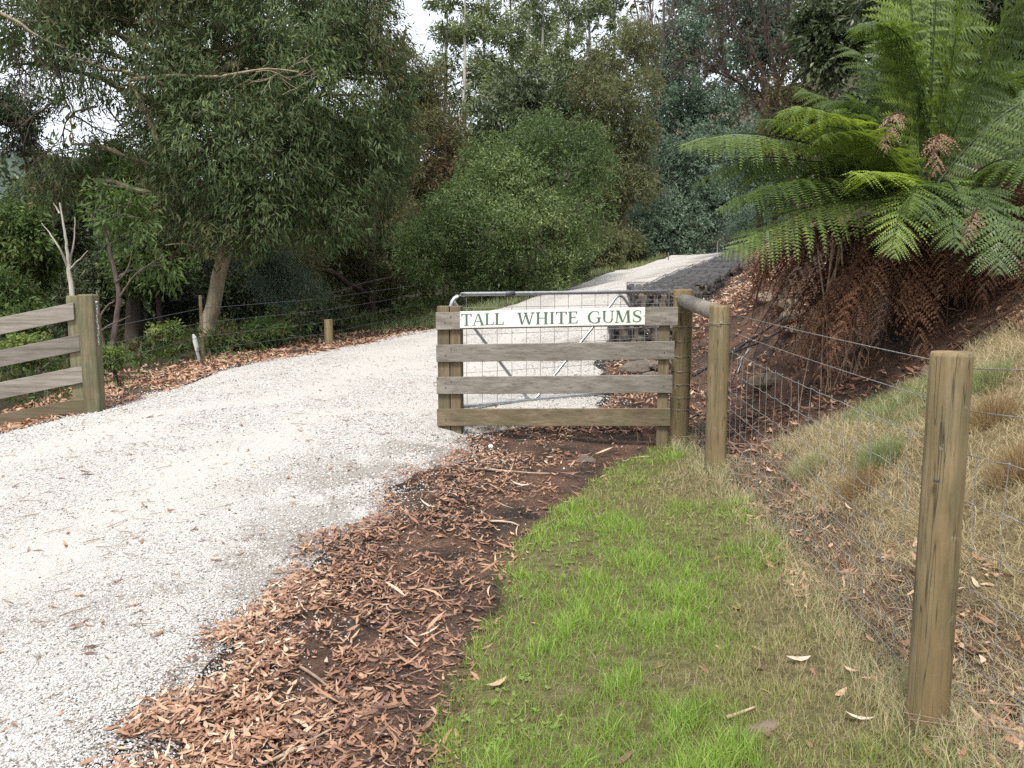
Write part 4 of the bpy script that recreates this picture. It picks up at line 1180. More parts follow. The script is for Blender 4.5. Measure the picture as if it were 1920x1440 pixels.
q = np.array((NP[0] - .045, NP[1] - .05, .985))
MB().box(q, (.006, 0, 0), (0, .006, 0), (0, 0, .004), .001).build('staple', M['wire_dark'], fence, post_n)

# ------------------------------------------------------------------ left board panel and gate post
LY = 7.42
lpr = at(150, 600, LY)
lpanel = thing('board_panel', 'weathered board panel sloping downhill at the left picture edge', 'fence panel', (lpr[0], LY, gz1(lpr[0], LY)))
for k, xr_px in enumerate((147, 154, 160, 166)):
    zr = 1.302 - .2765 * k
    xe = at(xr_px, 600, LY)[0]
    L = 2.3
    c = np.array((xe - L / 2, LY - .06, zr - .0745 - .20 * L / 2))
    dx = np.array((1, 0, .20))
    MB().box(c, dx * L / 2, (0, .0125, 0), (0, 0, .074), .003).build('board', M['wood_low'] if k == 3 else M['wood_grey'], lpanel)
gpx = at(163, 600, LY)[0]
zt, zb = 1.372, gz1(gpx, LY) - .2
MB().box((gpx - .097, LY + .0, (zt - .012 + zb) / 2), (0, 0, (zt - .012 - zb) / 2), (.055, 0, 0), (0, .045, 0), .005).build('post', M['wood_greenish'], lpanel)
gpost = MB().box((gpx + .028, LY - .012, (zt + zb) / 2), (0, 0, (zt - zb) / 2), (.068, 0, 0), (0, .07, 0), .010).build('gate_post', M['wood_greenish'], lpanel)
for px_ in (-180,):
    xp = at(px_, 600, LY)[0]
    zt2 = 1.30 - .2 * (gpx - xp)
    zb2 = gz1(xp, LY) - .2
    MB().box((xp, LY + .01, (zt2 - .12 + zb2) / 2), (0, 0, (zt2 - .12 - zb2) / 2), (.042, 0, 0), (0, .045, 0), .005).build('post', M['bark_dark'], lpanel)
mb = MB()
zc = 1.29
for i in range(13):
    a = np.linspace(0, 2 * math.pi, 9)[:-1]
    cx, cz = gpx + .107 + .004 * math.sin(i), zc - i * .029
    ring = [(cx + (.007 * math.cos(t) if i % 2 else 0), LY - .03 + (0 if i % 2 else .007 * math.cos(t)), cz + .018 * math.sin(t)) for t in a]
    ring.append(ring[0])
    mb.tube(ring, .0032, 5, False)
mb.build('chain', M['galv'], lpanel, gpost, True)
MB().tube([(gpx + .09, LY - .03, zc + .018), (gpx + .12, LY - .03, zc + .016)], .005, 6).build('chain_bolt', M['galv'], lpanel, gpost)

# ------------------------------------------------------------------ gabion baskets
stones = []
for i in range(8):
    import bmesh
    r = np.random.default_rng(300 + i)
    bm = bmesh.new(); bmesh.ops.create_icosphere(bm, subdivisions=1, radius=1.0)
    bm_v = np.array([v.co[:] for v in bm.verts])
    for _ in range(6):
        nrm = r.normal(0, 1, 3); nrm /= np.linalg.norm(nrm); d = r.uniform(.5, .8)
        bm_v -= np.maximum(bm_v @ nrm - d, 0)[:, None] * nrm * .9
    bm_v *= r.uniform(.75, 1.15, 3)
    for v, q in zip(bm.verts, bm_v): v.co = q
    me = bpy.data.meshes.new('stone'); bm.to_mesh(me); bm.free(); me.materials.append(M['gabion_stone'])
    stones.append(me)
def basket(x0, y0, zt, w, d, h, rot, label, near, sz, tilt=0.0):
    root = thing('gabion_basket', label, 'gabion', (x0, y0, zt - h), 'stone baskets along the climbing driveway')
    root.rotation_euler = (tilt, 0, rot)
    rr = np.random.default_rng(int(x0 * 1000 + y0 * 10))
    # local frame: x 0..w, y 0..d, z 0..h
    spots = []
    def faces():
        for zi in np.arange(sz * .45, h, sz * .78):
            for xi in np.arange(sz * .5, w, sz * 1.08): spots.append((xi + rr.uniform(-.3, .3) * sz, sz * .38, zi))            # front
            for yi in np.arange(sz * 1.2, d, sz * 1.08):
                spots.append((sz * .38, yi, zi)); spots.append((w - sz * .38, yi, zi))                                          # sides
        for xi in np.arange(sz * 1.3, w - sz * .6, sz * 1.08):
            for yi in np.arange(sz * 1.3, d, sz * 1.08): spots.append((xi + rr.uniform(-.2, .2) * sz, yi + rr.uniform(-.2, .2) * sz, h - sz * .32))
    faces()
    if near:
        for s in spots:
            o = link('stone', stones[rr.integers(8)], root, s)
            k = sz * rr.uniform(.50, .66)
            o.scale = (k * rr.uniform(.9, 1.25), k * .9, k * (rr.uniform(.55, .85) if s[2] < h - sz * .4 else .4))
            o.rotation_euler = (rr.normal(0, .35), rr.normal(0, .35), rr.uniform(0, 6.28))
    else:
        V, F, off = [], [], 0
        for s in spots:
            me = stones[rr.integers(8)]
            v = np.empty(len(me.vertices) * 3, np.float32); me.vertices.foreach_get('co', v); v = v.reshape(-1, 3)
            k = sz * rr.uniform(.50, .66); a = rr.uniform(0, 6.28)
            v = v * np.array((k * rr.uniform(1.0, 1.3), k * 1.05, k * (rr.uniform(.55, .85) if s[2] < h - sz * .4 else .34)))
            v = np.stack([v[:, 0] * math.cos(a) - v[:, 1] * math.sin(a), v[:, 0] * math.sin(a) + v[:, 1] * math.cos(a), v[:, 2]], 1) + np.array(s)
            f = np.array([p.vertices[:] for p in me.polygons])
            V.append(v); F.append(f + off); off += len(v)
        o = link('stone_fill', fast_mesh('stone_fill', np.concatenate(V), np.concatenate(F), M['gabion_stone']), root)
        o['kind'] = 'stuff'
    # dark core so that no light leaks between the stones, then the wire cage
    mbc = MB().box((w / 2, d / 2, h / 2 - .03), (w / 2 - sz * .45, 0, 0), (0, d / 2 - sz * .45, 0), (0, 0, h / 2 - sz * .3))
    o = mbc.build('rubble_core', M['dark_rock'], None, root)
    mbw = MB()
    g = .10 if near else .21
    rw = .0022 if near else .0028
    e = .012
    for xi in np.arange(0, w + .01, g): mbw.tube([(xi, -e, 0), (xi, -e, h), (xi, 0, h + e), (xi, d, h + e), (xi, d, h)], rw, 4, False)
    for zi in np.arange(0, h + .01, g):
        mbw.tube([(0, -e, zi), (w, -e, zi)], rw, 4, False)
        for xx in (-e, w + e): mbw.tube([(xx, 0, zi), (xx, d, zi)], rw, 4, False)
    for yi in np.arange(0, d + .01, g):
        mbw.tube([(-e, yi, 0), (-e, yi, h), (0, yi, h + e), (w, yi, h + e), (w + e, yi, h), (w + e, yi, 0)], rw, 4, False)
    for (xx, yy) in ((0, 0), (w, 0), (0, d), (w, d)): mbw.tube([(xx, yy - e, 0), (xx, yy - e, h)], rw * 1.8, 5, False)
    mbw.tube([(0, -e, h + e), (w, -e, h + e), (w, d, h + e), (0, d, h + e), (0, -e, h + e)], rw * 1.8, 5, False)
    mbw.build('wire_cage', M['wire_dark'], None, root)
    return root
basket(1.27, 10.5, .945, 1.0, 1.0, .46, -.05, 'lowest stone filled wire basket seen just below the name sign', True, .125)
GBK = [(1.74, 12.0, 1.313), (2.19, 13.2, 1.42), (2.68, 14.5, 1.52), (3.21, 15.8, 1.627), (3.75, 17.2, 1.718), (4.36, 18.7, 1.85), (4.96, 20.2, 2.01), (5.62, 21.8, 2.17), (6.3, 23.4, 2.30)]
GLAB = ['large stone filled wire basket right above the name sign', 'second wire basket up the slope behind the large front one', 'third wire basket up the slope of the retaining wall', 'fourth wire basket up the slope of the retaining wall',
        'fifth wire basket up the slope of the retaining wall', 'sixth wire basket up the slope of the retaining wall', 'seventh wire basket near the top of the retaining wall', 'eighth wire basket near the top of the retaining wall', 'last and highest wire basket at the top of the wall']
for i, (x, y, zt) in enumerate(GBK):
    basket(x, y, zt, .92, 1.5 if i else 1.3, .62, -.06 if i == 0 else -.33, GLAB[i], i == 0, .13, .078)

# ------------------------------------------------------------------ rocks, pipes, stakes
flat_rock(1195, 692, .22, 'broad dark flat rock at the foot of the baskets behind the panel', M['dark_rock'], 3, .02, 'rock', 9.0, (1.5, .9, .38))
flat_rock(1215, 708, .13, 'small reddish rock beside the broad dark flat rock', M['dark_rock'], 4, 0, 'rock', 8.75, (.9, .8, .7))
flat_rock(1243, 690, .17, 'dark slab of rock next to the strainer post behind the panel', M['dark_rock'], 5, .01, 'rock', 9.05, (1.3, .8, .42))
flat_rock(1210, 672, .2, 'flat rock slab lying under the lowest basket', M['dark_rock'], 6, -.04, 'rock', 9.5, (1.4, .8, .28))
flat_rock(1443, 722, .15, 'smooth tan rock half buried in the bank behind the netting', M['bank_rock'], 7, .0, 'rock', 7.15, (1.35, .8, .75))
flat_rock(1488, 598, .16, 'stacked sandstone block on the bank left of the fern', M['bank_rock'], 8, .0, 'rock', 7.9, (1.1, .8, .6))
flat_rock(1492, 620, .14, 'lower sandstone block on the bank left of the fern', M['bank_rock'], 9, .0, 'rock', 7.8, (1.2, .8, .45))
flat_rock(1478, 575, .17, 'upper pale rock ledge on the bank left of the fern', M['bank_rock'], 10, .0, 'rock', 8.1, (1.2, .8, .5))
flat_rock(1440, 560, .14, 'pale rock partly covered by hanging dead fronds', M['bank_rock'], 14, .0, 'rock', 8.6, (1.2, .8, .6))
flat_rock(1105, 862, .12, 'dark rock showing through the soil of the drain', M['dark_rock'], 11, -.035, 'rock', None, (1.6, .9, .55))
flat_rock(920, 842, .022, 'round white stone lying in the drain below the name board', M['white_stone'], 12, .014, 'stone', None, (1, 1, 1))
flat_rock(1737, 697, .05, 'small pale rock left of the top of the nearest post', M['bank_rock'], 13, .0, 'rock', 5.2, (1, 1, 1.1))
flat_rock(1440, 1358, .07, 'flat grey rock sunk in the grass at the bottom', M['bank_rock'], 15, -.015, 'rock', None, (1.5, .8, .35))

def pipe(pts, r, label, mat=None):
    p = np.array([at(*q) for q in pts])
    s = np.linspace(0, 1, 26)
    tt = np.linspace(0, 1, len(p))
    p = np.stack([np.interp(s, tt, p[:, i]) for i in range(3)], 1)
    p[:, 2] = np.maximum(p[:, 2], gz(p[:, 0], p[:, 1]) + r * .7)
    base = p[0].copy()
    o = MB().tube(p - base, r, 8).build('irrigation_pipe', mat or M['pipe_black'], None, None, True)
    o.location = base
    return tag(o, label, 'pipe', 'irrigation pipes on the bank')
pipe([(1300, 705, 7.0), (1365, 665, 7.3), (1430, 622, 7.6), (1475, 592, 7.9)], .012, 'upper black irrigation pipe running up the bank')
pipe([(1375, 660, 7.15), (1430, 640, 7.4), (1478, 612, 7.7)], .009, 'lower thin black irrigation pipe on the bank')
pipe([(1383, 700, 6.9), (1392, 672, 7.0), (1405, 655, 7.1)], .011, 'short grey pipe end sticking out of the bank', M['galv'])

def stake(px, py, Y, h, r, label, mat, name='stake', cat='stake', group=None):
    p = at(px, py, Y); zg_ = gz1(p[0], p[1])
    o = MB().tube([(0, 0, -.2), (0, 0, h * .5), (0, 0, h)], r, 10).build(name, mat)
    o.location = (p[0], p[1], zg_)
    return tag(o, label, cat, group)
stake(1345, 470, 26.5, .40, .018, 'pale stake at the top of the driveway below the fern fronds', M['wood_grey'])
stake(1253, 490, 24.5, .26, .018, 'small pale stake left of the upper driveway', M['wood_grey'])
stake(617, 650, 12.6, .36, .065, 'short round post at the left edge of the driveway', M['wood_post'], 'post', 'post')

# low wire fence among the scrub on the left
lf = thing('wire_fence', 'low wire fence half hidden in scrub left of the driveway', 'fence', (*at(617, 650, 12.6)[:2], gz1(*at(617, 650, 12.6)[:2])))
fp = [at(200, 690, 8.6), at(395, 660, 10.7), at(617, 640, 12.6), at(800, 610, 15.2)]
fp = [np.array((q[0] - .12, q[1] + .05, gz1(q[0] - .12, q[1]))) for q in fp]
for h in (.15, .32, .5, .68):
    MB().tube([q + up * h for q in fp], .003, 4, False).build('wire', M['wire_dark'], lf)
q = fp[1]
MB().tube([q - up * .2, q + up * .85], .02, 6).build('post', M['wood_low'], lf)
# torn white tree guard
q = fp[1] + np.array((-.05, -.12, 0))
mb = MB()
pr = [(.03, .02), (.04, .03), (.022, .16), (.03, .2), (.005, .32), (-.03, .36), (-.02, .26), (.008, .15)]
fr = [q + np.array((a, -.02 * math.sin(h * 9), h)) for a, h in pr]; bk = [p_ + np.array((.01, .03, 0)) for p_ in fr]
mb.add(fr + bk, [tuple(range(8)), tuple(range(15, 7, -1))] + [(j, 8 + j, 8 + (j + 1) % 8, (j + 1) % 8) for j in range(8)])
o = mb.build('tree_guard', M['plastic_white']); tag(o, 'torn white plastic tree guard beside the leaning gum trunk', 'tree guard')
# ------------------------------------------------------------------ tree fern
def frond_mesh(P0, P1, P2, width, mat, droop, tint0, dead=False, seed=0, npin=None, s0=.10):
    r = np.random.default_rng(seed)
    L = np.linalg.norm(np.asarray(P2) - P1) + np.linalg.norm(np.asarray(P1) - P0)
    L *= .9
    n = npin or int(L / .043)
    s = np.linspace(s0, .995, n)
    B = lambda t: (1 - t)[:, None] ** 2 * P0 + (2 * t * (1 - t))[:, None] * P1 + (t * t)[:, None] * P2
    C = B(s)
    T = unit(B(np.clip(s + .01, 0, 1.01)) - B(s - .01))
    up_ = np.array((0.0, 0.0, 1.0)) + r.normal(0, .24, 3)
    wv = np.cumsum(r.normal(0, .006 if not dead else .012, (n, 3)), 0); C = C + wv * s[:, None]
    S = unit(np.cross(T, up_))
    Nn = np.cross(S, T)
    prof = np.interp(s, [0, .12, .3, .55, .75, .9, 1.0], [.25, .62, .95, 1.0, .78, .42, .05]) * width
    q = 14 if not dead else 9
    V, F, Tn, off = [], [], [], 0
    for sgn in (-1, 1):
        Lp = prof * r.uniform(.85, 1.1, n)
        fwd_a = np.interp(s, [0, .6, 1], [.25, .45, .9]) + r.normal(0, .05, n)
        dr = droop + r.normal(0, .16 if not dead else .35, n)
        D = unit(sgn * S * np.cos(fwd_a)[:, None] + T * np.sin(fwd_a)[:, None] - Nn * dr[:, None])
        tq = np.linspace(.04, 1, q)
        # pinna midrib bends down towards its tip
        mid = C[:, None, :] + D[:, None, :] * (Lp[:, None] * tq[None])[:, :, None]
        mid[:, :, 2] -= (Lp[:, None] * (tq[None] ** 2) * (.25 if not dead else .6))
        A = unit(T - D * (T * D).sum(1)[:, None])             # along the frond, square to the pinna
        wq = np.interp(tq, [0, .15, .6, 1], [.7, 1, .75, .1])
        pl = (Lp * .14 + .007)[:, None] * wq[None] * (1 if not dead else .8)      # pinnule length
        stp = Lp / q
        curl = r.normal(0, .5 if dead else .15, (n, q))
        for g in (-1, 1):
            b0 = mid - D[:, None] * (stp * .5)[:, None, None]
            b1 = mid + D[:, None] * (stp * .5)[:, None, None]
            tip = mid + A[:, None] * (g * pl)[:, :, None] + D[:, None] * (stp * .55)[:, None, None] - Nn[:, None] * (pl * (.25 + curl))[:, :, None]
            vv = np.stack([b0, b1, tip], 2).reshape(-1, 3)
            m = n * q
            ff = np.arange(m * 3).reshape(m, 3)
            V.append(vv); F.append(ff + off); off += len(vv)
            Tn.append(np.clip(tint0 + np.repeat(r.normal(0, .06, n), q) + r.normal(0, .07, m) + (.10 if g > 0 else 0), 0, 1))
    # stalk
    ss = np.linspace(0, 1, 16)
    v, f = tube_arrays(B(ss), np.interp(ss, [0, .2, 1], [.011, .008, .0015]), 5)
    f = np.concatenate([f[:, [0, 1, 2]], f[:, [0, 2, 3]]])
    V.append(v); F.append(f + off); Tn.append(np.full(len(f), .0 if dead else .02))
    return np.concatenate(V), np.concatenate(F), np.concatenate(Tn)

FC = at(1745, 385, 6.35)
fz = gz1(FC[0], FC[1])
fern = thing('tree_fern', 'large tree fern with arching green fronds and a skirt of dead fronds', 'tree fern', (FC[0], FC[1], fz - .05))
fbase = np.array(fern.location)
tr = np.array([(FC[0] + .05, FC[1] + .05, fz - .2), (FC[0] + .02, FC[1], fz + .3), (FC[0], FC[1], fz + .6), FC])
ts = np.linspace(0, 1, 14)
tp = np.stack([np.interp(ts, np.linspace(0, 1, 4), tr[:, i]) for i in range(3)], 1)
v, f = tube_arrays(tp, np.interp(ts, [0, .3, .8, 1], [.30, .24, .20, .12]), 18)
v += (vnoise(v * 14, 3)[:, None] - .5) * .07
o = link('trunk', fast_mesh('trunk', v - fbase, f, M['fern_trunk'], smooth=False), fern)

def green_frond(tip, ctl, width, t0, seed, root, rb, c0, s0=.12, droop=.26):
    P2 = at(*tip) if len(tip) == 3 and tip[0] > 50 else np.array(tip)
    P1 = at(*ctl) if ctl[0] > 50 else np.array(ctl)
    V, F, T = frond_mesh(c0, P1, P2, width * 1.08, None, droop, t0, False, seed, None, s0)
    return link('frond', fast_mesh('frond', V - rb, F, M['fern'], T), root)
GF = [((1282, 276, 5.6), (1440, 190, 5.9), .30, .62), ((1284, 328, 5.75), (1460, 240, 6.1), .30, .50), ((1343, 366, 5.5), (1500, 270, 5.8), .32, .42), ((1340, 457, 5.45), (1530, 345, 5.7), .28, .60),
      ((1483, 165, 6.7), (1600, 170, 6.6), .27, .5), ((1573, 92, 7.0), (1660, 110, 6.8), .24, .55), ((1567, 63, 6.2), (1760, -40, 6.5), .30, .55),
      ((1835, -170, 6.5), (1790, 60, 6.5), .40, .72), ((1690, -150, 6.8), (1722, 80, 6.5), .40, .75), ((1940, -60, 6.1), (1850, 60, 6.2), .36, .6), ((1770, -230, 7.0), (1750, 60, 6.7), .4, .7),
      ((1612, 335, 5.2), (1660, 305, 5.7), .24, .97), ((1672, 468, 5.1), (1695, 320, 5.5), .24, .75), ((1868, 520, 5.0), (1880, 330, 5.5), .34, .5), ((1960, 340, 5.4), (1880, 230, 5.9), .34, .5),
      ((2010, 180, 6.2), (1890, 150, 6.3), .34, .5), ((1560, 215, 6.0), (1640, 190, 6.2), .26, .5), ((1420, 215, 6.6), (1570, 215, 6.6), .28, .55), ((1700, 400, 5.3), (1720, 300, 5.6), .22, .6),
      ((1520, 300, 6.5), (1620, 270, 6.4), .26, .4), ((1790, 470, 5.1), (1790, 330, 5.6), .26, .45), ((1480, 400, 6.2), (1600, 330, 6.3), .25, .45), ((1650, 60, 7.4), (1700, 150, 6.9), .28, .45), ((1900, 100, 7.2), (1830, 130, 6.8), .3, .4),
      ((1510, 250, 5.6), (1600, 190, 5.9), .28, .66), ((1850, 420, 5.4), (1830, 300, 5.8), .26, .35)]
rf = np.random.default_rng(31)
for _ in range(5):          # long arching fronds on the left and front
    px_, py_ = rf.uniform(1360, 1560), rf.uniform(180, 430)
    GF.append(((px_, py_, rf.uniform(5.4, 6.8)), ((px_ * .5 + 1745 * .5), min(py_, 330) - rf.uniform(30, 90), rf.uniform(5.8, 6.6)), rf.uniform(.24, .32), rf.uniform(.35, .85)))
for _ in range(3):           # fronds drooping in front
    px_, py_ = rf.uniform(1640, 1930), rf.uniform(380, 500)
    GF.append(((px_, py_, rf.uniform(5.1, 5.5)), ((px_ * .6 + 1745 * .4), 300 - rf.uniform(0, 60), rf.uniform(5.5, 5.9)), rf.uniform(.22, .3), rf.uniform(.3, .8)))
for _ in range(0):          # younger fronds filling the crown
    px_, py_ = rf.uniform(1480, 1980), rf.uniform(-60, 420)
    GF.append(((px_, py_, rf.uniform(5.3, 7.3)), ((px_ * .55 + 1745 * .45), (py_ * .55 + 385 * .45) - rf.uniform(20, 110), rf.uniform(5.9, 6.7)), rf.uniform(.2, .32), rf.uniform(.2, .7)))
for i, (tip, ctl, w, t0) in enumerate(GF):
    j = np.random.default_rng(i).normal(0, .05, 3)
    green_frond(tip, ctl, w, min(t0, .97 if i == 11 else .74) - (.12 if i % 4 == 1 else 0), 500 + i, fern, fbase, FC + j)
# hanging dead fronds: from under the crown outwards and down to the bank
rd = np.random.default_rng(77)
for i in range(88):
    u = rd.random()
    a = math.radians(rd.uniform(150, 385))
    rad = rd.uniform(.45, 1.25)
    tipx, tipy = FC[0] + rad * math.cos(a) * 1.05, FC[1] + rad * math.sin(a) * .8
    if i % 3 == 0: tipx -= rd.uniform(0, .3)
    g = gz1(tipx, tipy)
    tip = np.array((tipx, tipy, g + rd.uniform(.0, .35)))
    st0 = FC + np.array((rd.normal(0, .08), rd.normal(0, .08), -rd.uniform(.02, .40)))
    ctl = np.array((FC[0] + rad * .85 * math.cos(a), FC[1] + rad * .72 * math.sin(a), max(st0[2], g) + rd.uniform(-.05, .3)))
    V, F, T = frond_mesh(st0, ctl, tip, rd.uniform(.10, .20), None, .5, rd.choice([.25, .4, .5, .6, .7, .9]), True, 700 + i, int(rd.integers(20, 32)), .2)
    link('dead_frond', fast_mesh('dead_frond', V - fbase, F, M['fern_dead'], T), fern)
# curled dead fronds in the middle and to the left
for i, (tip, ctl, st_, w, t0) in enumerate([((1662, 275, 5.6), (1655, 190, 5.8), (1700, 220, 6.2), .10, .8), ((1745, 330, 5.4), (1765, 190, 5.6), (1760, 300, 6.2), .13, .75), ((1800, 450, 5.2), (1850, 350, 5.3), (1820, 420, 6.0), .1, .8),
        ((1400, 560, 6.9), (1420, 400, 6.7), (1650, 430, 6.4), .17, .5), ((1430, 590, 6.8), (1460, 400, 6.6), (1660, 440, 6.4), .17, .45), ((1460, 640, 6.6), (1480, 420, 6.5), (1660, 440, 6.4), .17, .5), ((1490, 660, 6.5), (1500, 430, 6.4), (1660, 440, 6.4), .16, .55), ((1385, 500, 7.2), (1440, 420, 6.8), (1650, 430, 6.4), .15, .5),
        ((1560, 700, 6.1), (1580, 460, 6.2), (1690, 450, 6.3), .15, 1.0), ((1600, 690, 5.9), (1600, 460, 6.1), (1700, 450, 6.3), .14, .7), ((1520, 690, 6.4), (1540, 450, 6.3), (1680, 450, 6.3), .15, .35), ((1660, 690, 5.7), (1660, 480, 5.9), (1720, 450, 6.2), .13, .8)]):
    V, F, T = frond_mesh(at(*st_), at(*ctl), at(*tip), w, None, .45, t0, True, 900 + i, 26, .15)
    link('dead_frond', fast_mesh('dead_frond', V - fbase, F, M['fern_dead'], T), fern)
for i in range(22):
    px_ = rd.uniform(1400, 1560); yy = rd.uniform(6.5, 7.2)
    V, F, T = frond_mesh(at(px_ + rd.uniform(60, 150), rd.uniform(395, 440), 6.5), at(px_ + 15, rd.uniform(395, 450), yy), at(px_ - rd.uniform(0, 25), rd.uniform(500, 640), yy), rd.uniform(.08, .16), None, .5, rd.choice([.3, .45, .55, .65]), True, 1500 + i, 24, .25)
    link('dead_frond', fast_mesh('dead_frond', V - fbase, F, M['fern_dead'], T), fern)
for i in range(16):          # fallen fronds lying on the slope right of the trunk
    a_ = rd.uniform(0, 6.28); x_, y_ = rd.uniform(3.0, 4.1), rd.uniform(4.95, 6.0)
    e_ = np.array((x_ + .4 * math.cos(a_), y_ + .4 * math.sin(a_), 0)); s_ = np.array((x_ - .4 * math.cos(a_), y_ - .4 * math.sin(a_), 0))
    e_[2] = gz1(e_[0], e_[1]) + .04; s_[2] = gz1(s_[0], s_[1]) + .06
    V, F, T = frond_mesh(s_, (s_ + e_) / 2 + np.array((0, 0, .1)), e_, rd.uniform(.10, .18), None, .3, rd.choice([.3, .5, .7]), True, 1700 + i, 22, .05)
    link('dead_frond', fast_mesh('dead_frond', V - fbase, F, M['fern_dead'], T), fern)
# bare leaning stalks
for i in range(16):
    a = at(rd.uniform(1530, 1760), rd.uniform(420, 470), 6.2); b_ = at(rd.uniform(1480, 1640), rd.uniform(620, 690), 6.1)
    b_[2] = gz1(b_[0], b_[1]) + .02
    MB().tube(bez(a, (a + b_) / 2 + np.array((-.08, -.05, .08)), b_, 8), np.linspace(.008, .004, 8), 5).build('stalk', M['twig'], fern)
# second, darker fern behind on the right
FC2 = at(1975, 330, 7.3)
fern2 = thing('tree_fern', 'darker tree fern at the right picture edge behind the large one', 'tree fern', (FC2[0], FC2[1], gz1(FC2[0], FC2[1]) - .05))
fb2 = np.array(fern2.location)
tp = np.stack([np.full(8, FC2[0]), np.full(8, FC2[1]), np.linspace(fb2[2] - .1, FC2[2], 8)], 1)
v, f = tube_arrays(tp, np.linspace(.2, .12, 8), 12)
link('trunk', fast_mesh('trunk', v + (vnoise(v * 14, 4)[:, None] - .5) * .06 - fb2, f, M['fern_trunk']), fern2)
for i in range(16):
    a = i / 16 * 6.28 + rd.uniform(-.2, .2); e = rd.uniform(.15, 1.1); L = rd.uniform(1.5, 2.0)
    d = np.array((math.cos(a) * math.cos(e), math.sin(a) * math.cos(e), math.sin(e)))
    P1 = FC2 + d * L * .6; P2 = FC2 + np.array((d[0], d[1], 0)) * L * 1.05 + np.array((0, 0, d[2] * L * .7 - .25))
    V, F, T = frond_mesh(FC2, P1, P2, .30, None, .15, rd.uniform(.25, .6), False, 1200 + i)
    link('frond', fast_mesh('frond', V - fb2, F, M['fern'], T), fern2)

# ------------------------------------------------------------------ trees
def leaf_quads(P, D, N, L, W):
    S = np.cross(D, N)
    n = len(P)
    V = np.zeros((n, 4, 3))
    V[:, 0] = P
    V[:, 1] = P + D * (L * .42)[:, None] + S * (W * .5)[:, None] + N * (W * .2)[:, None]
    V[:, 2] = P + D * L[:, None]
    V[:, 3] = P + D * (L * .42)[:, None] - S * (W * .5)[:, None] + N * (W * .2)[:, None]
    return V.reshape(-1, 3), np.arange(n * 4).reshape(n, 4)

def crown_leaves(clumps, n_leaf, leaf, droop, tint, per=10, spread=.22, shell=.5, gap=.42, gf=2.2, seed=0, lob=0):
    """leaves on short sprays spread through the clump volumes. clumps rows: x,y,z,rx,ry,rz"""
    r = np.random.default_rng(seed)
    cl = np.array(clumps, float)
    if lob:                                              # break every clump into knobbly sub-clumps
        out = []
        for c in cl:
            dd = unit(r.normal(0, 1, (lob, 3)) + np.array((0, -.25, .35)))
            for d_ in dd:
                out.append((*(c[:3] + d_ * c[3:] * .66), *(c[3:] * r.uniform(.28, .50))))
            out.append((*c[:3], *(c[3:] * .6)))
        cl = np.array(out)
    w = (cl[:, 3] * cl[:, 4] * cl[:, 5]) ** (2 / 3)
    nt_ = int(n_leaf / per * 1.9)
    ci = r.choice(len(cl), nt_, p=w / w.sum())
    d = unit(r.normal(0, 1, (nt_, 3)))
    rad = shell + (1 - shell) * r.random(nt_) ** .6
    rad *= .82 + .36 * vnoise(d * 2.3 + cl[ci][:, :3] * 1.7, seed)      # lumpy outline
    p = cl[ci, :3] + d * cl[ci, 3:] * rad[:, None]
    k = vnoise(p * gf, seed + 1) * .65 + vnoise(p * gf * 2.7, seed + 2) * .35 > gap
    p, d, ci = p[k], d[k], ci[k]
    m = len(p)
    if m > n_leaf / per: p, d, ci = p[:int(n_leaf / per)], d[:int(n_leaf / per)], ci[:int(n_leaf / per)]
    m = len(p)
    ctint = r.normal(0, .10, len(cl))[ci] + (vnoise(p * 1.1, seed + 3) - .5) * .45
    tw = unit(d * np.array((1, 1, .7)) + r.normal(0, .45, (m, 3)) - np.array((0, 0, droop * .6)))
    P = np.repeat(p, per, 0) + np.repeat(tw, per, 0) * (r.random(m * per) * spread)[:, None] + r.normal(0, spread * .22, (m * per, 3))
    D = unit(np.repeat(tw, per, 0) * .7 + r.normal(0, .55, (m * per, 3)) - np.array((0, 0, droop)))
    N = r.normal(0, .62, (m * per, 3)) + np.repeat(d, per, 0) * .75 + np.array((0, 0, .45))     # blades turn to the light
    N = unit(N - D * (N * D).sum(1)[:, None])
    L = r.uniform(leaf[0] * .7, leaf[0] * 1.25, m * per)
    W = L * leaf[1] * r.uniform(.75, 1.25, m * per)
    T = np.clip(tint + np.repeat(ctint, per) + r.normal(0, .14, m * per), 0, 1)
    V, F = leaf_quads(P, D, N, L, W)
    return V, F, T

def wiggle(p, amp, r):
    n = len(p)
    w = np.cumsum(r.normal(0, 1, (n, 3)), 0); w -= np.linspace(0, 1, n)[:, None] * w[-1] + (1 - np.linspace(0, 1, n))[:, None] * w[0]
    return p + w * amp

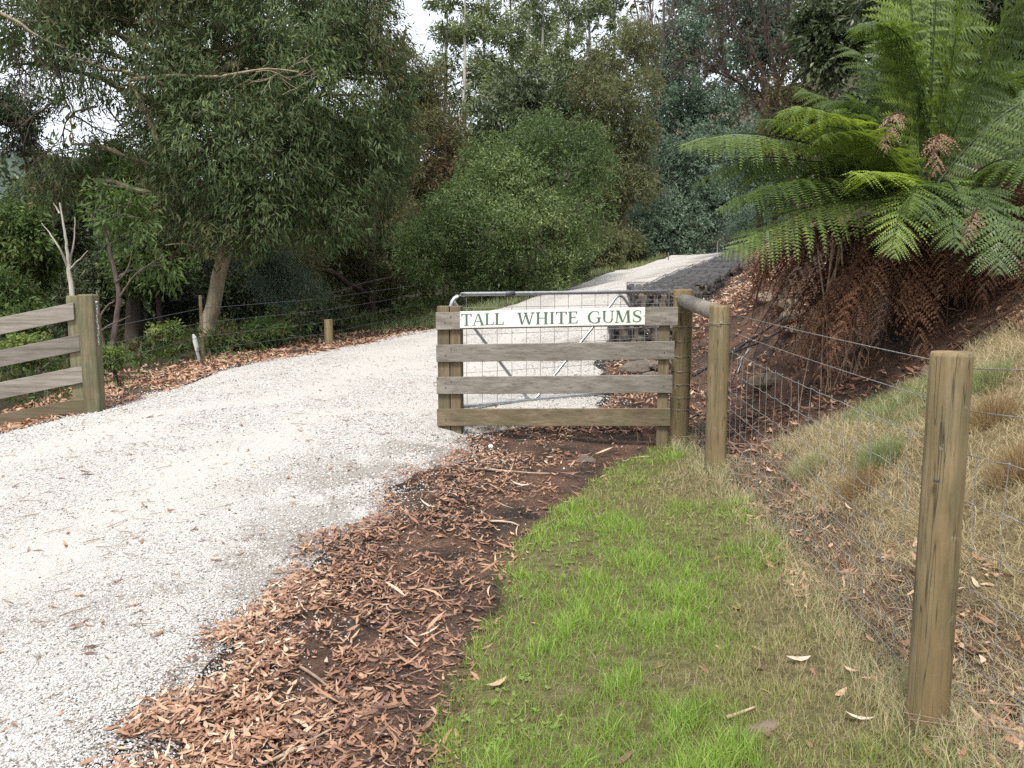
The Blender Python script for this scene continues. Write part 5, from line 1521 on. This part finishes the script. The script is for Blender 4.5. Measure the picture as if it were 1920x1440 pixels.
def make_tree(name, label, base, trunk, clumps, n_leaf, leaf, droop, tint, lm, bm_, group=None, per=10, spread=.22, shell=.5, gap=.42, gf=2.2, seed=0, tr_r=.12, br=.3, sub=5, bare=(), cat='tree', sub_r=.012, rs=1.0, lob=0):
    r = np.random.default_rng(seed + 50)
    base = np.asarray(base, float)
    clumps = [(*c[:3], c[3] * rs, c[4] * rs, c[5] * rs) for c in clumps]
    root = thing(name, label, cat, base, group)
    V, F, off = [], [], 0
    trunk = [np.asarray(q, float) for q in trunk]
    m = max(14, len(trunk) * 5)
    tt = np.linspace(0, 1, len(trunk)); ss = np.linspace(0, 1, m)
    T = np.array(trunk)
    tp = np.stack([np.interp(ss, tt, T[:, i]) for i in range(3)], 1)
    for _ in range(2): tp[1:-1] = (tp[:-2] + 2 * tp[1:-1] + tp[2:]) / 4
    tp = wiggle(tp, tr_r * .10, r)
    trd = tr_r * np.interp(ss, [0, .06, .5, 1], [1.35, 1.0, .7, .22])
    def add(p, rad, n=7):
        nonlocal off
        v, f = tube_arrays(p, rad, n)
        V.append(v); F.append(f + off); off += len(v)
    add(tp, trd, 10)
    for c in clumps:
        cc = np.array(c[:3]); rr_ = np.array(c[3:])
        dist = np.linalg.norm(tp - cc, axis=1) + np.maximum(tp[:, 2] - cc[2] + .25 * np.linalg.norm((tp - cc)[:, :2], axis=1), 0) * 2.5
        i = int(np.argmin(dist[2:]) + 2)
        s = tp[i]
        L = np.linalg.norm(cc - s)
        if L < .15: continue
        mid = (s + cc) / 2 + np.array((0, 0, L * .12))
        bp = wiggle(bez(s, mid, cc, 10), L * .018, r)
        r0 = min(trd[i] * .75, br * tr_r + .012 * L)
        add(bp, np.linspace(r0, max(r0 * .3, sub_r), 10), 6)
        for _ in range(sub):
            q = bp[r.integers(5, 10)]
            e = cc + unit(r.normal(0, 1, (1, 3)))[0] * rr_ * r.uniform(.5, .95)
            add(wiggle(bez(q, (q + e) / 2 + np.array((0, 0, .08 * L)), e, 6), .02 * L, r), np.linspace(max(r0 * .3, sub_r), sub_r * .35, 6), 4)
    for pts, r0 in bare:
        P_ = np.array([np.asarray(q) for q in pts])
        s2 = np.linspace(0, 1, 12); t2 = np.linspace(0, 1, len(P_))
        p = np.stack([np.interp(s2, t2, P_[:, i]) for i in range(3)], 1)
        for _ in range(2): p[1:-1] = (p[:-2] + 2 * p[1:-1] + p[2:]) / 4
        add(wiggle(p, r0 * .25, r), np.linspace(r0, r0 * .3, 12), 6)
    link('trunk', fast_mesh('trunk', np.concatenate(V) - base, np.concatenate(F), bm_, smooth=True), root)
    if n_leaf:
        v, f, t = crown_leaves(clumps, n_leaf, leaf, droop, tint, per, spread, shell, gap, gf, seed, lob)
        link('crown', fast_mesh('crown', v - base, f, lm, t), root)
    return root

def cp(px, py, Y, r, ry=None, dz=1.0):
    c = at(px, py, Y); k = Y / FPX
    return (*c, r * k, (r if ry is None else ry) * k, r * k * dz)

def gbase(px, Y, py=600):
    p = at(px, py, Y)
    return np.array((p[0], Y, gz1(p[0], Y)))

# A: the big leaning gum whose crown hangs over the left of the picture
b0 = gbase(378, 12.6, 655)
big_cl = [cp(60, 40, 12.2, 95), cp(170, 30, 12.6, 90), cp(300, 40, 12.8, 110), cp(430, 30, 13, 120), cp(560, 50, 13, 115), cp(670, 70, 13.4, 90), cp(715, 75, 13.8, 42),
          cp(130, 110, 11.8, 60), cp(330, 150, 12.2, 80), cp(450, 160, 12.4, 110), cp(580, 180, 12.8, 110), cp(690, 180, 13.4, 80), cp(735, 150, 14, 46),
          cp(310, 250, 12.6, 62), cp(400, 280, 12.0, 95), cp(520, 290, 12.4, 110), cp(640, 290, 13, 95), cp(715, 270, 13.6, 60),
          cp(380, 380, 12.4, 80), cp(480, 390, 12.2, 80), cp(590, 390, 12.8, 80), cp(430, 440, 12.0, 50), cp(680, 370, 13.4, 65), cp(135, 270, 12.4, 36, None, 1.5), cp(120, 330, 12.6, 50),
          cp(200, -90, 12.8, 130), cp(420, -120, 13.2, 150), cp(620, -90, 13.6, 130), cp(220, 170, 12.6, 30)]
big_gum = make_tree('gum_tree', 'large leaning gum with drooping olive crown over the left of the driveway', b0,
          [b0 - (0, 0, .2), at(390, 600, 12.6), at(416, 500, 12.6), at(430, 420, 12.7), at(420, 300, 12.8), at(400, 160, 12.9), at(420, 0, 13), at(430, -120, 13.1)],
          big_cl, 106000, (.115, .20), .65, .50, M['gum'], M['bark_gum'], seed=1, tr_r=.125, per=11, spread=.24, gap=.415, gf=1.7, sub=4, lob=0,
          bare=[([at(428, 440, 12.65), at(385, 410, 12.4), at(350, 375, 12.2), at(310, 290, 12.0), at(265, 190, 11.9), at(240, 150, 11.9)], .07), ([at(240, 150, 11.9), at(330, 140, 11.8), at(400, 150, 11.7), at(480, 128, 11.6), at(560, 135, 11.6)], .032),
                ([at(0, 25, 11.4), at(40, 45, 11.4), at(65, 70, 11.4), at(120, 90, 11.5)], .03), 
                ([at(410, 490, 12.5), at(380, 470, 12.2), at(350, 455, 12.0), at(310, 460, 12.0)], .022), ([at(180, 200, 12.3), at(130, 210, 12.4), at(140, 300, 12.4)], .02),
                ([at(60, 90, 12.2), at(110, 170, 12.4), at(135, 215, 12.4)], .018)])
b2 = gbase(250, 16.2, 640)  # added backing gum; darker leaf tint puts crown shade into the gaps
make_tree('gum_tree', 'gum close behind the leaning gum, leaves tinted dark as shade in its gaps', b2, [b2 - (0, 0, .2), at(255, 480, 16.2), at(290, 300, 16.4), at(330, 120, 16.5), at(330, -60, 16.6)],
          [cp(20, 10, 15.5, 105), cp(150, -20, 15.8, 110), cp(300, -10, 16, 110), cp(450, 10, 16.5, 110), cp(590, 20, 16.8, 100), cp(670, 110, 17, 62), cp(330, 110, 16.2, 95), cp(460, 130, 16.4, 100), cp(580, 140, 16.8, 90), cp(370, 230, 16.2, 90), cp(490, 250, 16.4, 95), cp(610, 260, 16.8, 85), cp(420, 340, 16.4, 85), cp(550, 360, 16.6, 85), cp(290, 330, 16.2, 60), cp(100, 75, 15.5, 50), cp(30, 120, 15.5, 40), cp(330, 420, 16, 55)],
          42000, (.13, .22), .5, .30, M['gum'], M['bark_dark'], seed=9, tr_r=.17, per=10, spread=.26, gap=.34, gf=1.6, sub=3, lob=4)
# second tree right of it, towards the sky gap
b1 = gbase(700, 19, 640)
make_tree('gum_tree', 'olive gum between the leaning gum and the round shrub', b1, [b1 - (0, 0, .2), at(690, 560, 19), at(700, 400, 19), at(720, 200, 19.3), at(760, 60, 19.6)],
          [cp(755, 120, 19.5, 50), cp(795, 160, 20, 42), cp(770, 190, 19.5, 62), cp(730, 250, 19, 75), cp(640, 330, 19, 90), cp(715, 340, 20.5, 75), cp(610, 430, 18, 85), cp(690, 430, 20.5, 80), cp(560, 500, 16.5, 70), cp(650, 520, 19, 75), cp(700, 540, 20.5, 50)],
          46000, (.125, .22), .4, .4, M['gum_brown'], M['bark_dark'], seed=2, tr_r=.16, per=10, spread=.26, gap=.40, gf=1.5, lob=5,
          bare=[([at(660, 540, 15.5), at(620, 550, 15.3), at(600, 548, 15.2)], .02), ([at(735, 520, 16), at(680, 530, 15.7), at(620, 548, 15.4)], .016), ([at(640, 385, 15.5), at(600, 380, 15.4), at(580, 390, 15.4)], .014)])
# dark trees and scrub filling the left
SH = []
def shrub(px, py, Y, rp, label, lm, n, leaf=(.10, .25), tint=.45, seed=0, hp=None, group='scrub below the gums', name='shrub', bm_='bark_dark', droop=.25, gap=.42, per=9, k=5, spread=.2, cat='shrub'):
    """rounded shrub or small tree: centre pixel, radius in pixels"""
    r = np.random.default_rng(seed + 900)
    c = at(px, py, Y); g = gz1(c[0], c[1]); R_ = rp * Y / FPX; H_ = (hp or rp) * Y / FPX
    cl = []
    for i in range(k):
        a = r.uniform(0, 6.28); q = r.uniform(.25, .6)
        cl.append((c[0] + math.cos(a) * R_ * q, c[1] + math.sin(a) * R_ * q * .8, c[2] + H_ * r.uniform(-.5, .55), R_ * r.uniform(.45, .62), R_ * r.uniform(.4, .6), H_ * r.uniform(.38, .55)))
    cl.append((c[0], c[1], c[2], R_ * .6, R_ * .6, H_ * .6))
    base = np.array((c[0], c[1], g))
    top = c + np.array((0, 0, H_ * .4))
    make_tree(name, label, base, [base - (0, 0, .1), base * .5 + c * .5 + r.normal(0, .08, 3), top], cl, n, leaf, droop, tint, lm, M[bm_], group, seed=seed, tr_r=max(.03, R_ * .06), per=per, gap=gap, sub=3, spread=spread, cat=cat, sub_r=.008, lob=4)
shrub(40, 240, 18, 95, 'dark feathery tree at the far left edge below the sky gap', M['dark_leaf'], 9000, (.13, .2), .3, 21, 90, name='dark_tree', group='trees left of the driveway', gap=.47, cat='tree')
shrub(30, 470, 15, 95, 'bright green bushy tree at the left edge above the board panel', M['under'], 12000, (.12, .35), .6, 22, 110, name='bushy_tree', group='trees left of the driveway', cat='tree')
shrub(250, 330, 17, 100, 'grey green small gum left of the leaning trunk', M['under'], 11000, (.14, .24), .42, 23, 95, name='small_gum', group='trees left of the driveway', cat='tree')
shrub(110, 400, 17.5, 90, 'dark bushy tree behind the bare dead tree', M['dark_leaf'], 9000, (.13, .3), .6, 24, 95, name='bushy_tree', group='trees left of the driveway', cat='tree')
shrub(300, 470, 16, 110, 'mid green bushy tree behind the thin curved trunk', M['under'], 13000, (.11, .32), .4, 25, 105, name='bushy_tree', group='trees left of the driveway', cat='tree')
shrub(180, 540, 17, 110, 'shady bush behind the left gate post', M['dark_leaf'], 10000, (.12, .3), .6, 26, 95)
shrub(20, 590, 12, 90, 'green bush behind the left board panel', M['under'], 7000, (.09, .35), .5, 27, 80)
shrub(318, 615, 12.4, 34, 'yellow green upright sapling left of the leaning trunk', M['under'], 3200, (.06, .4), .88, 28, 48, k=4, spread=.1)
shrub(525, 520, 14, 78, 'grey green feathery tea tree right of the leaning trunk', M['wattle'], 9000, (.09, .16), .3, 29, 85, spread=.22)
shrub(500, 625, 12.4, 62, 'low spreading olive bush below the tea tree at the driveway edge', M['under'], 6000, (.06, .3), .42, 30, 26, spread=.1)
shrub(215, 672, 9.4, 36, 'small golden green bush right of the left gate post', M['under'], 2600, (.05, .25), .95, 31, 24, spread=.08)
shrub(600, 610, 15.5, 60, 'dark shrub behind the short round post', M['dark_leaf'], 5000, (.10, .3), .5, 32, 50)
shrub(420, 640, 12.2, 50, 'low bush around the torn tree guard', M['under'], 3600, (.06, .32), .35, 33, 28, spread=.1)
shrub(440, 560, 16.5, 95, 'dark scrub behind the leaning trunk', M['dark_leaf'], 8000, (.12, .28), .5, 34, 80)
shrub(340, 560, 18, 95, 'dim scrub far behind the yellow green sapling', M['dark_leaf'], 8000, (.13, .28), .55, 35, 90)
shrub(715, 595, 21, 50, 'dark bush at the verge left of the round shrub', M['dark_leaf'], 6000, (.12, .3), .5, 36, 55)
shrub(40, 660, 9.6, 46, 'yellow green weeds seen between the left boards', M['under'], 3000, (.06, .4), .8, 37, 34, spread=.1)
# bare dead tree with antler branches
db = gbase(152, 10.8, 640)
make_tree('dead_tree', 'pale dead tree with antler like bare branches behind the left gate post', db, [db - (0, 0, .2), at(135, 560, 10.8), at(128, 500, 10.8), at(125, 455, 10.8), at(112, 380, 10.8)], [], 0, (.1, .2), 0, 0, None, M['bark_pale'], seed=40, tr_r=.038,
          bare=[([at(126, 500, 10.8), at(115, 470, 10.7), at(95, 440, 10.7), at(78, 418, 10.7)], .017), ([at(130, 500, 10.8), at(136, 470, 10.9), at(142, 430, 10.9), at(140, 405, 10.9)], .016), ([at(132, 505, 10.8), at(148, 488, 10.7), at(165, 470, 10.6)], .015),
                ([at(112, 400, 10.8), at(104, 390, 10.8), at(100, 380, 10.8)], .014)])
sb = gbase(192, 10.2, 665)
make_tree('curved_sapling', 'thin curved bare sapling with few leaves between gate post and leaning gum', sb, [sb - (0, 0, .2), at(215, 620, 10.2), at(222, 560, 10.2), at(212, 500, 10.2), at(200, 440, 10.2), at(180, 410, 10.2), at(160, 395, 10.2)],
          [cp(235, 400, 10.3, 34), cp(205, 385, 10.4, 30), cp(262, 440, 10.4, 26), cp(300, 500, 10.6, 22)], 1700, (.10, .28), .5, .55, M['under'], M['bark_red'], seed=41, tr_r=.036,
          bare=[([at(216, 530, 10.2), at(235, 515, 10.1), at(245, 490, 10.1), at(246, 470, 10.1)], .014), ([at(222, 560, 10.2), at(250, 515, 10.2), at(290, 490, 10.2), at(310, 480, 10.2)], .013), ([at(198, 660, 10.2), at(185, 600, 10.1), at(200, 575, 10.1), at(215, 565, 10.1)], .02),
                ([at(200, 440, 10.2), at(198, 410, 10.2), at(196, 390, 10.2)], .016), ([at(190, 620, 10.1), at(215, 605, 10.1), at(245, 592, 10.1)], .012)])

# the round shrub beside the upper driveway
rb = gbase(965, 18.6, 545)
round_shrub = make_tree('round_shrub', 'big rounded green shrub beside the upper driveway in the picture centre', rb, [rb - (0, 0, .2), at(960, 500, 18.6), at(970, 420, 18.7), at(1000, 320, 18.8)],
          [cp(800, 440, 17.2, 56), cp(785, 490, 17.2, 50), cp(840, 415, 17.4, 56), cp(860, 375, 17.8, 48), cp(965, 295, 18.8, 66), cp(1095, 335, 18.8, 56), cp(925, 300, 18.9, 52), cp(1095, 285, 19.1, 46), cp(1040, 275, 18.9, 62), cp(980, 300, 18.6, 70), cp(1070, 320, 18.6, 70), cp(920, 350, 18.3, 72), cp(1000, 370, 17.6, 80), cp(1080, 390, 18.2, 66), cp(860, 410, 18.2, 66), cp(940, 430, 17.3, 78), cp(1040, 440, 17.8, 70), cp(820, 455, 18.2, 52), cp(1105, 440, 18.6, 44),
           cp(870, 490, 17.8, 66), cp(960, 490, 17.4, 66), cp(1060, 490, 18, 60), cp(810, 500, 18.4, 40), cp(1020, 240, 19.2, 36), cp(900, 530, 17.8, 45), cp(990, 525, 17.8, 40)],
          80000, (.078, .30), .12, .60, M['shrub'], M['bark_dark'], seed=3, tr_r=.12, per=9, spread=.2, shell=.66, gap=.35, gf=1.7, cat='shrub', rs=1.0, lob=9)
# trees behind it
tb = gbase(980, 27)
make_tree('dark_green_tree', 'dense dark green tree rising behind the round shrub', tb, [tb - (0, 0, .3), at(980, 420, 27), at(985, 260, 27)],
          [cp(925, 235, 26, 50), cp(990, 195, 27, 56), cp(1050, 170, 28, 50), cp(1040, 230, 27, 56), cp(880, 270, 26, 46), cp(960, 270, 26, 60), cp(1090, 220, 28, 40), cp(860, 330, 26, 55), cp(1100, 300, 27, 60), cp(940, 350, 27, 80)],
          20000, (.20, .3), .25, .75, M['dark_leaf'], M['bark_dark'], seed=4, tr_r=.2, spread=.3, gap=.32, gf=1.2, lob=5)
tb = gbase(850, 24)
make_tree('brown_tree', 'rusty olive tree left of the round shrub', tb, [tb - (0, 0, .3), at(845, 420, 24), at(835, 260, 24)],
          [cp(830, 240, 24, 45), cp(800, 300, 24, 55), cp(840, 330, 24, 45), cp(780, 360, 24, 50), cp(850, 290, 25, 40), cp(760, 430, 23, 50), cp(815, 420, 24, 50), cp(780, 500, 23, 45)],
          12000, (.18, .2), .2, .12, M['gum_brown'], M['bark_dark'], seed=5, tr_r=.14, spread=.26, gap=.34, lob=5)
tb = gbase(1160, 27)
make_tree('olive_gum', 'olive brown gum with pinkish limbs right of the round shrub', tb, [tb - (0, 0, .3), at(1165, 400, 27), at(1170, 250, 27), at(1175, 120, 27)],
          [cp(1130, 120, 27, 42), cp(1185, 100, 27.5, 45), cp(1110, 180, 26.5, 45), cp(1165, 190, 26, 50), cp(1215, 170, 27, 40), cp(1120, 250, 26, 48), cp(1180, 270, 26, 52), cp(1140, 330, 26, 52), cp(1200, 350, 26, 45), cp(1130, 400, 26, 46), cp(1160, 460, 25, 45), cp(1210, 70, 28, 40)],
          30000, (.135, .24), .35, .6, M['gum_brown'], M['bark_red'], seed=6, tr_r=.15, spread=.28, gap=.38, sub=4, lob=5)
tb = gbase(1290, 31.5)
make_tree('silver_wattle', 'tall blue green feathery wattle behind the stone basket wall', tb, [tb - (0, 0, .3), at(1285, 400, 31.5), at(1290, 250, 31.5), at(1300, 60, 31.5)],
          [cp(1290, 60, 31.5, 60), cp(1250, 120, 31.5, 50), cp(1330, 110, 31.5, 60), cp(1280, 180, 30.7, 62), cp(1230, 230, 31.5, 46), cp(1340, 200, 30.7, 60), cp(1290, 270, 30.0, 66), cp(1360, 290, 30.0, 62), cp(1235, 320, 30.7, 44), cp(1300, 350, 29.7, 66), cp(1250, 400, 29.3, 54), cp(1350, 380, 29.3, 66), cp(1290, 430, 29.0, 58), cp(1225, 440, 29.0, 42), cp(1350, 440, 29.3, 50), cp(1410, 340, 30.0, 60), cp(1410, 420, 30.0, 45), cp(1300, -30, 32.2, 60), cp(1190, 270, 32.2, 40), cp(1200, 420, 30.0, 32)],
          74000, (.13, .37), .12, .5, M['wattle'], M['bark_dark'], seed=7, tr_r=.2, per=12, spread=.26, shell=.64, gap=.30, gf=1.3, sub=3, rs=.98, lob=7)
# tall white gums behind
TG = [(835, 46, 10), (872, 44, -40), (910, 50, 10), (965, 44, -70), (1012, 48, -50), (1062, 42, -80), (1105, 46, -60), (1150, 48, -50), (1045, 56, -30), (985, 58, 0)]
TGL = ['first tall white gum from the left, beside the sky gap', 'second tall white gum from the sky gap', 'third tall white gum from the sky gap, standing farther back', 'tall white gum above the left half of the round shrub', 'tall white gum above the top of the round shrub',
       'tall white gum above the right half of the round shrub', 'tall white gum left of the olive brown gum', 'tall white gum just behind the olive brown gum', 'far tall white gum right of the centre gap', 'farthest tall white gum in the middle of the row']
def tall_cl(seed, Y, px, top):
    r = np.random.default_rng(seed)
    cl = []
    nj = 7 if px < 1000 else 10
    for j in range(nj):
        py = top + (225 - top) * (j / nj) ** .9
        sp = 14 + 24 * (j / nj)
        cl.append(cp(px + r.uniform(-sp, sp), py + r.uniform(-14, 14), Y + r.uniform(-1.2, 1.2), r.uniform(14, 27), None, r.uniform(.45, .65)))
    return cl
for i, (px, Y, top) in enumerate(TG):
    tb = gbase(px, Y)
    lean = np.random.default_rng(i).uniform(-12, 12)
    make_tree('tall_white_gum', TGL[i], tb, [tb - (0, 0, .3), at(px - lean * .3, 380, Y), at(px, 200, Y), at(px + lean * .5, 80, Y), at(px + lean, top, Y)], tall_cl(60 + i, Y, px, top),
              5200, (.25, .28), .2, .5, M['gum_tall'], M['bark_pale'], 'tall white gums on the skyline', seed=60 + i, tr_r=.15, per=10, spread=.4, shell=.35, gap=.32, gf=1.1, sub=3, br=.35, sub_r=.02)
# dead twiggy tree
def twiggy(p, d, L, r0, depth, rg, out):
    n = 5
    pts = [p]
    for _ in range(n):
        d = unit((d + rg.normal(0, .16, 3))[None])[0]
        pts.append(pts[-1] + d * L / n)
    pts = np.array(pts)
    out.append((pts, np.linspace(r0, r0 * .45, n + 1)))
    if depth == 0: return
    for _ in range(rg.integers(3, 6)):
        q = pts[rg.integers(2, n + 1)]
        nd_ = unit((d + rg.normal(0, .45, 3))[None])[0]
        twiggy(q, nd_, L * rg.uniform(.5, .75), r0 * .45, depth - 1, rg, out)
def dead_twigs(name, label, px, Y, limbs, r0, depth, mat, seed, brown=0, lm=None):
    base = gbase(px, Y); rg = np.random.default_rng(seed)
    root = thing(name, label, 'tree', base)
    segs = []
    tops = [at(*q) for q in limbs]
    cen = np.mean(tops, 0)
    j = base * .45 + cen * .55
    segs.append((np.array([base - (0, 0, .2), base * .5 + j * .5, j]), np.array([r0 * 2, r0 * 1.6, r0 * 1.3])))
    for t in tops:
        bp = wiggle(bez(j, (j + t) / 2 + (0, 0, .2), t, 8), .05, rg)
        segs.append((bp, np.linspace(r0, r0 * .4, 8)))
        for q in bp[3:]:
            twiggy(q, unit((t - j)[None])[0], np.linalg.norm(t - j) * .38, r0 * .35, depth, rg, segs)
    V, F, off = [], [], 0
    for p, rr_ in segs:
        v, f = tube_arrays(p, np.maximum(rr_, .004), 4); V.append(v); F.append(f + off); off += len(v)
    link('trunk', fast_mesh('trunk', np.concatenate(V) - base, np.concatenate(F), mat), root)
    if brown:
        ends = np.concatenate([p[2:] for p, _ in segs[1:]])
        q = ends[rg.integers(0, len(ends), brown)]
        n = len(q)
        D = unit(rg.normal(0, 1, (n, 3)) - (0, 0, .4)); N = unit(np.cross(D, rg.normal(0, 1, (n, 3))))
        L = rg.uniform(.05, .12, n)
        v, f = leaf_quads(q + rg.normal(0, .05, (n, 3)), D, N, L, L * .25)
        link('crown', fast_mesh('crown', v - base, f, lm, np.clip(rg.normal(.15, .15, n), 0, 1)), root)
def twig_part(name, root, starts, L, r0, depth, mat, seed):
    rg = np.random.default_rng(seed); segs = []
    for p, d in starts: twiggy(np.asarray(p), unit(np.asarray(d, float)[None])[0], L, r0, depth, rg, segs)
    V, F, off = [], [], 0
    for p, rr_ in segs:
        v, f = tube_arrays(p, np.maximum(rr_, .0035), 4); V.append(v); F.append(f + off); off += len(v)
    link(name, fast_mesh(name, np.concatenate(V) - np.array(root.location), np.concatenate(F), mat), root)
for i, (px_, py_, dx_, dz_) in enumerate([(40, 85, .6, -.8), (90, 110, .5, -.9), (150, 120, .1, -1), (135, 215, -.5, -.6), (135, 215, .6, -.4), (200, 200, .3, -.9), (240, 160, .2, -1), (300, 280, .3, -.9), (20, 60, .2, -1), (100, 190, -.6, -.6)]):
    twig_part('dead_branch', big_gum, [(at(px_, py_, 11.9), (dx_, .1, dz_))], .75, .014, 2, M['bark_dark'], 2000 + i)
for i, (px_, py_, dx_, dz_) in enumerate([(480, 135, .9, .1)]):
    twig_part('dead_branch', big_gum, [(at(px_, py_, 11.5), (dx_, -.1, dz_))], .6, .006, 2, M['bark_gum'], 2100 + i)
dead_twigs('dead_twiggy_tree', 'dark dead tree of fine reddish twigs between wattle and fern', 1500, 15.5, [(1330, 130, 15), (1370, 40, 15.5), (1430, -30, 15.5), (1480, 20, 15), (1410, 170, 14.8), (1480, 120, 14.8)], .04, 3, M['bark_dark'], 81, 700, M['gum_brown'])
dead_twigs('bare_purple_tree', 'bare purplish twigs of a tree top behind the olive brown gum', 1235, 31, [(1215, -20, 31), (1245, -60, 31), (1260, 10, 31), (1225, 60, 30.5), (1190, 0, 31)], .06, 2, M['bark_red'], 82)
# darker trees on the right hand slope
def slope_tree(px, py, Y, rp, hp, label, lm, n, seed, leaf=(.12, .42), tint=.5, name='dark_leaved_tree', gap=.36):
    shrub(px, py, Y, rp, label, lm, n, leaf, tint, seed, hp, 'trees on the right hand slope', name, 'bark_dark', .3, gap, 9, 7, .22, 'tree')
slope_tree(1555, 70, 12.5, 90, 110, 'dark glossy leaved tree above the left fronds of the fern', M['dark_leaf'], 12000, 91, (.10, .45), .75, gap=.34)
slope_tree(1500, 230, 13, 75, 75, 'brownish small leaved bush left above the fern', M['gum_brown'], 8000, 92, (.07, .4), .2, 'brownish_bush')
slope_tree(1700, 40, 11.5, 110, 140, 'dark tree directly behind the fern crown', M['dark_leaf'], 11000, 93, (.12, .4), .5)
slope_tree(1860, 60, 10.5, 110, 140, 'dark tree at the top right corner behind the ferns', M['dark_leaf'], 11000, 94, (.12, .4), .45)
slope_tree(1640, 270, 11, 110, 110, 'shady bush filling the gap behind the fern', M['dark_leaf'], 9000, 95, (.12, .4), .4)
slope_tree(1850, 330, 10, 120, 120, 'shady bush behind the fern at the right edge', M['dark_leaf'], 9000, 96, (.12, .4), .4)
slope_tree(1440, 60, 20, 110, 130, 'grey green tree behind the dead twiggy tree', M['wattle'], 12000, 97, (.14, .3), .25, 'grey_green_tree', .42)
slope_tree(1450, 300, 20, 110, 130, 'dim bushy tree behind the fern tips', M['wattle'], 10000, 98, (.12, .3), .35, 'bushy_tree')
slope_tree(1430, 430, 24, 80, 60, 'low green bush at the end of the driveway', M['wattle'], 7000, 99, (.10, .3), .45, 'bushy_tree')
for i, (px_, py_, Y_, rp_, hp_, lb) in enumerate([(1060, 505, 20.5, 45, 34, 'low dark bush at the verge right below the round shrub'), (1130, 470, 22.5, 46, 42, 'olive bush between the round shrub and the upper driveway'), (1180, 462, 25.5, 36, 34, 'dim bush at the verge of the upper driveway')]):
    slope_tree(px_, py_, Y_, rp_, hp_, lb, M['dark_leaf'] if i != 1 else M['gum_brown'], 5000, 140 + i, (.11, .3), .55, 'verge_bush')
slope_tree(1250, 440, 33, 70, 50, 'low blue green bush left of the upper driveway', M['wattle'], 8000, 100, (.10, .3), .7, 'bushy_tree')

# far wood closing the view
def wood_mass(name, label, rows, lm, n, leaf, seed, tint):
    v, f, t = crown_leaves(rows, n, leaf, .3, tint, 9, .5, .45, .34, .8, seed)
    tag(link(name, fast_mesh(name, v, f, lm, t)), label, 'woodland', kind='stuff')
rw = np.random.default_rng(5)
rows = []
for px in range(-500, 2500, 62):
    lim = 300 if px < 260 else (215 if px < 820 else (205 if px < 1150 else 60))
    for py in range(lim, 660, 85):
        Y = rw.uniform(38, 42) if 1150 < px < 1480 else rw.uniform(30, 36)
        rows.append(cp(px + rw.uniform(-20, 20), py + rw.uniform(0, 30), Y, rw.uniform(55, 75)))
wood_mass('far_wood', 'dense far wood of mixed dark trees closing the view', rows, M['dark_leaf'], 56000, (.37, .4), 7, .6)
rows = []
for px in range(-300, 860, 60):
    for py in range(430 if px < 300 else 470, 700, 70):
        Y = rw.uniform(20, 25)
        rows.append(cp(px + rw.uniform(-20, 20), py + rw.uniform(-10, 20), Y, rw.uniform(50, 65)))
wood_mass('undergrowth', 'shady undergrowth below the gums left of the driveway', rows, M['under'], 30000, (.20, .35), 8, .35)
# low ground cover at the feet of the trees
n = 15000
Y = rng.uniform(8.5, 24, n); X = XL(Y) - .7 - rng.random(n) * 7
k = np.abs(X) < Y * .68
X, Y = X[k], Y[k]
kk = noise2(X, Y, .8, 71) > .38
X, Y = X[kk], Y[kk]; n = len(X)
z = gz(X, Y) + rng.random(n) ** 1.5 * .35
D = unit(rng.normal(0, 1, (n, 3)) + np.array((0, 0, .6))); N = unit(np.cross(D, rng.normal(0, 1, (n, 3))))
L = rng.uniform(.05, .15, n)
v, f = leaf_quads(np.stack([X, Y, z], 1), D, N, L, L * .3)
tag(link('ground_cover', fast_mesh('ground_cover', v, f, M['under'], np.clip(rng.normal(.28, .2, n), 0, 1))), 'low weeds and ground cover under the trees on the left', 'ground cover', kind='stuff')

# distant hill across the valley
hx = np.linspace(-900, -150, 60); hy = np.linspace(520, 900, 24)
HX, HY = np.meshgrid(hx, hy)
hz_ = -20 + 125 * np.exp(-((HX + 420) / 260) ** 2) * np.exp(-((HY - 720) / 120) ** 2) + (noise2(HX.ravel(), HY.ravel(), .02, 81).reshape(HX.shape) - .5) * 22 + (noise2(HX.ravel(), HY.ravel(), .09, 82).reshape(HX.shape) - .5) * 7
_j, _i = np.meshgrid(np.arange(23), np.arange(59), indexing='ij')
f = np.stack([_j * 60 + _i, _j * 60 + _i + 1, (_j + 1) * 60 + _i + 1, (_j + 1) * 60 + _i], -1).reshape(-1, 4)
hm_, nt, b = nmat('hill_forest', .95, .1)
nt.links.new(ramp(nt, tnoise(nt, .12, 6, coords(nt)), [(.3, (.035, .05, .04)), (.7, (.085, .11, .085))]), b.inputs['Base Color'])
tag(link('hill', fast_mesh('hill', np.stack([HX, HY, hz_], -1).reshape(-1, 3), f, hm_, smooth=True)), kind='structure')
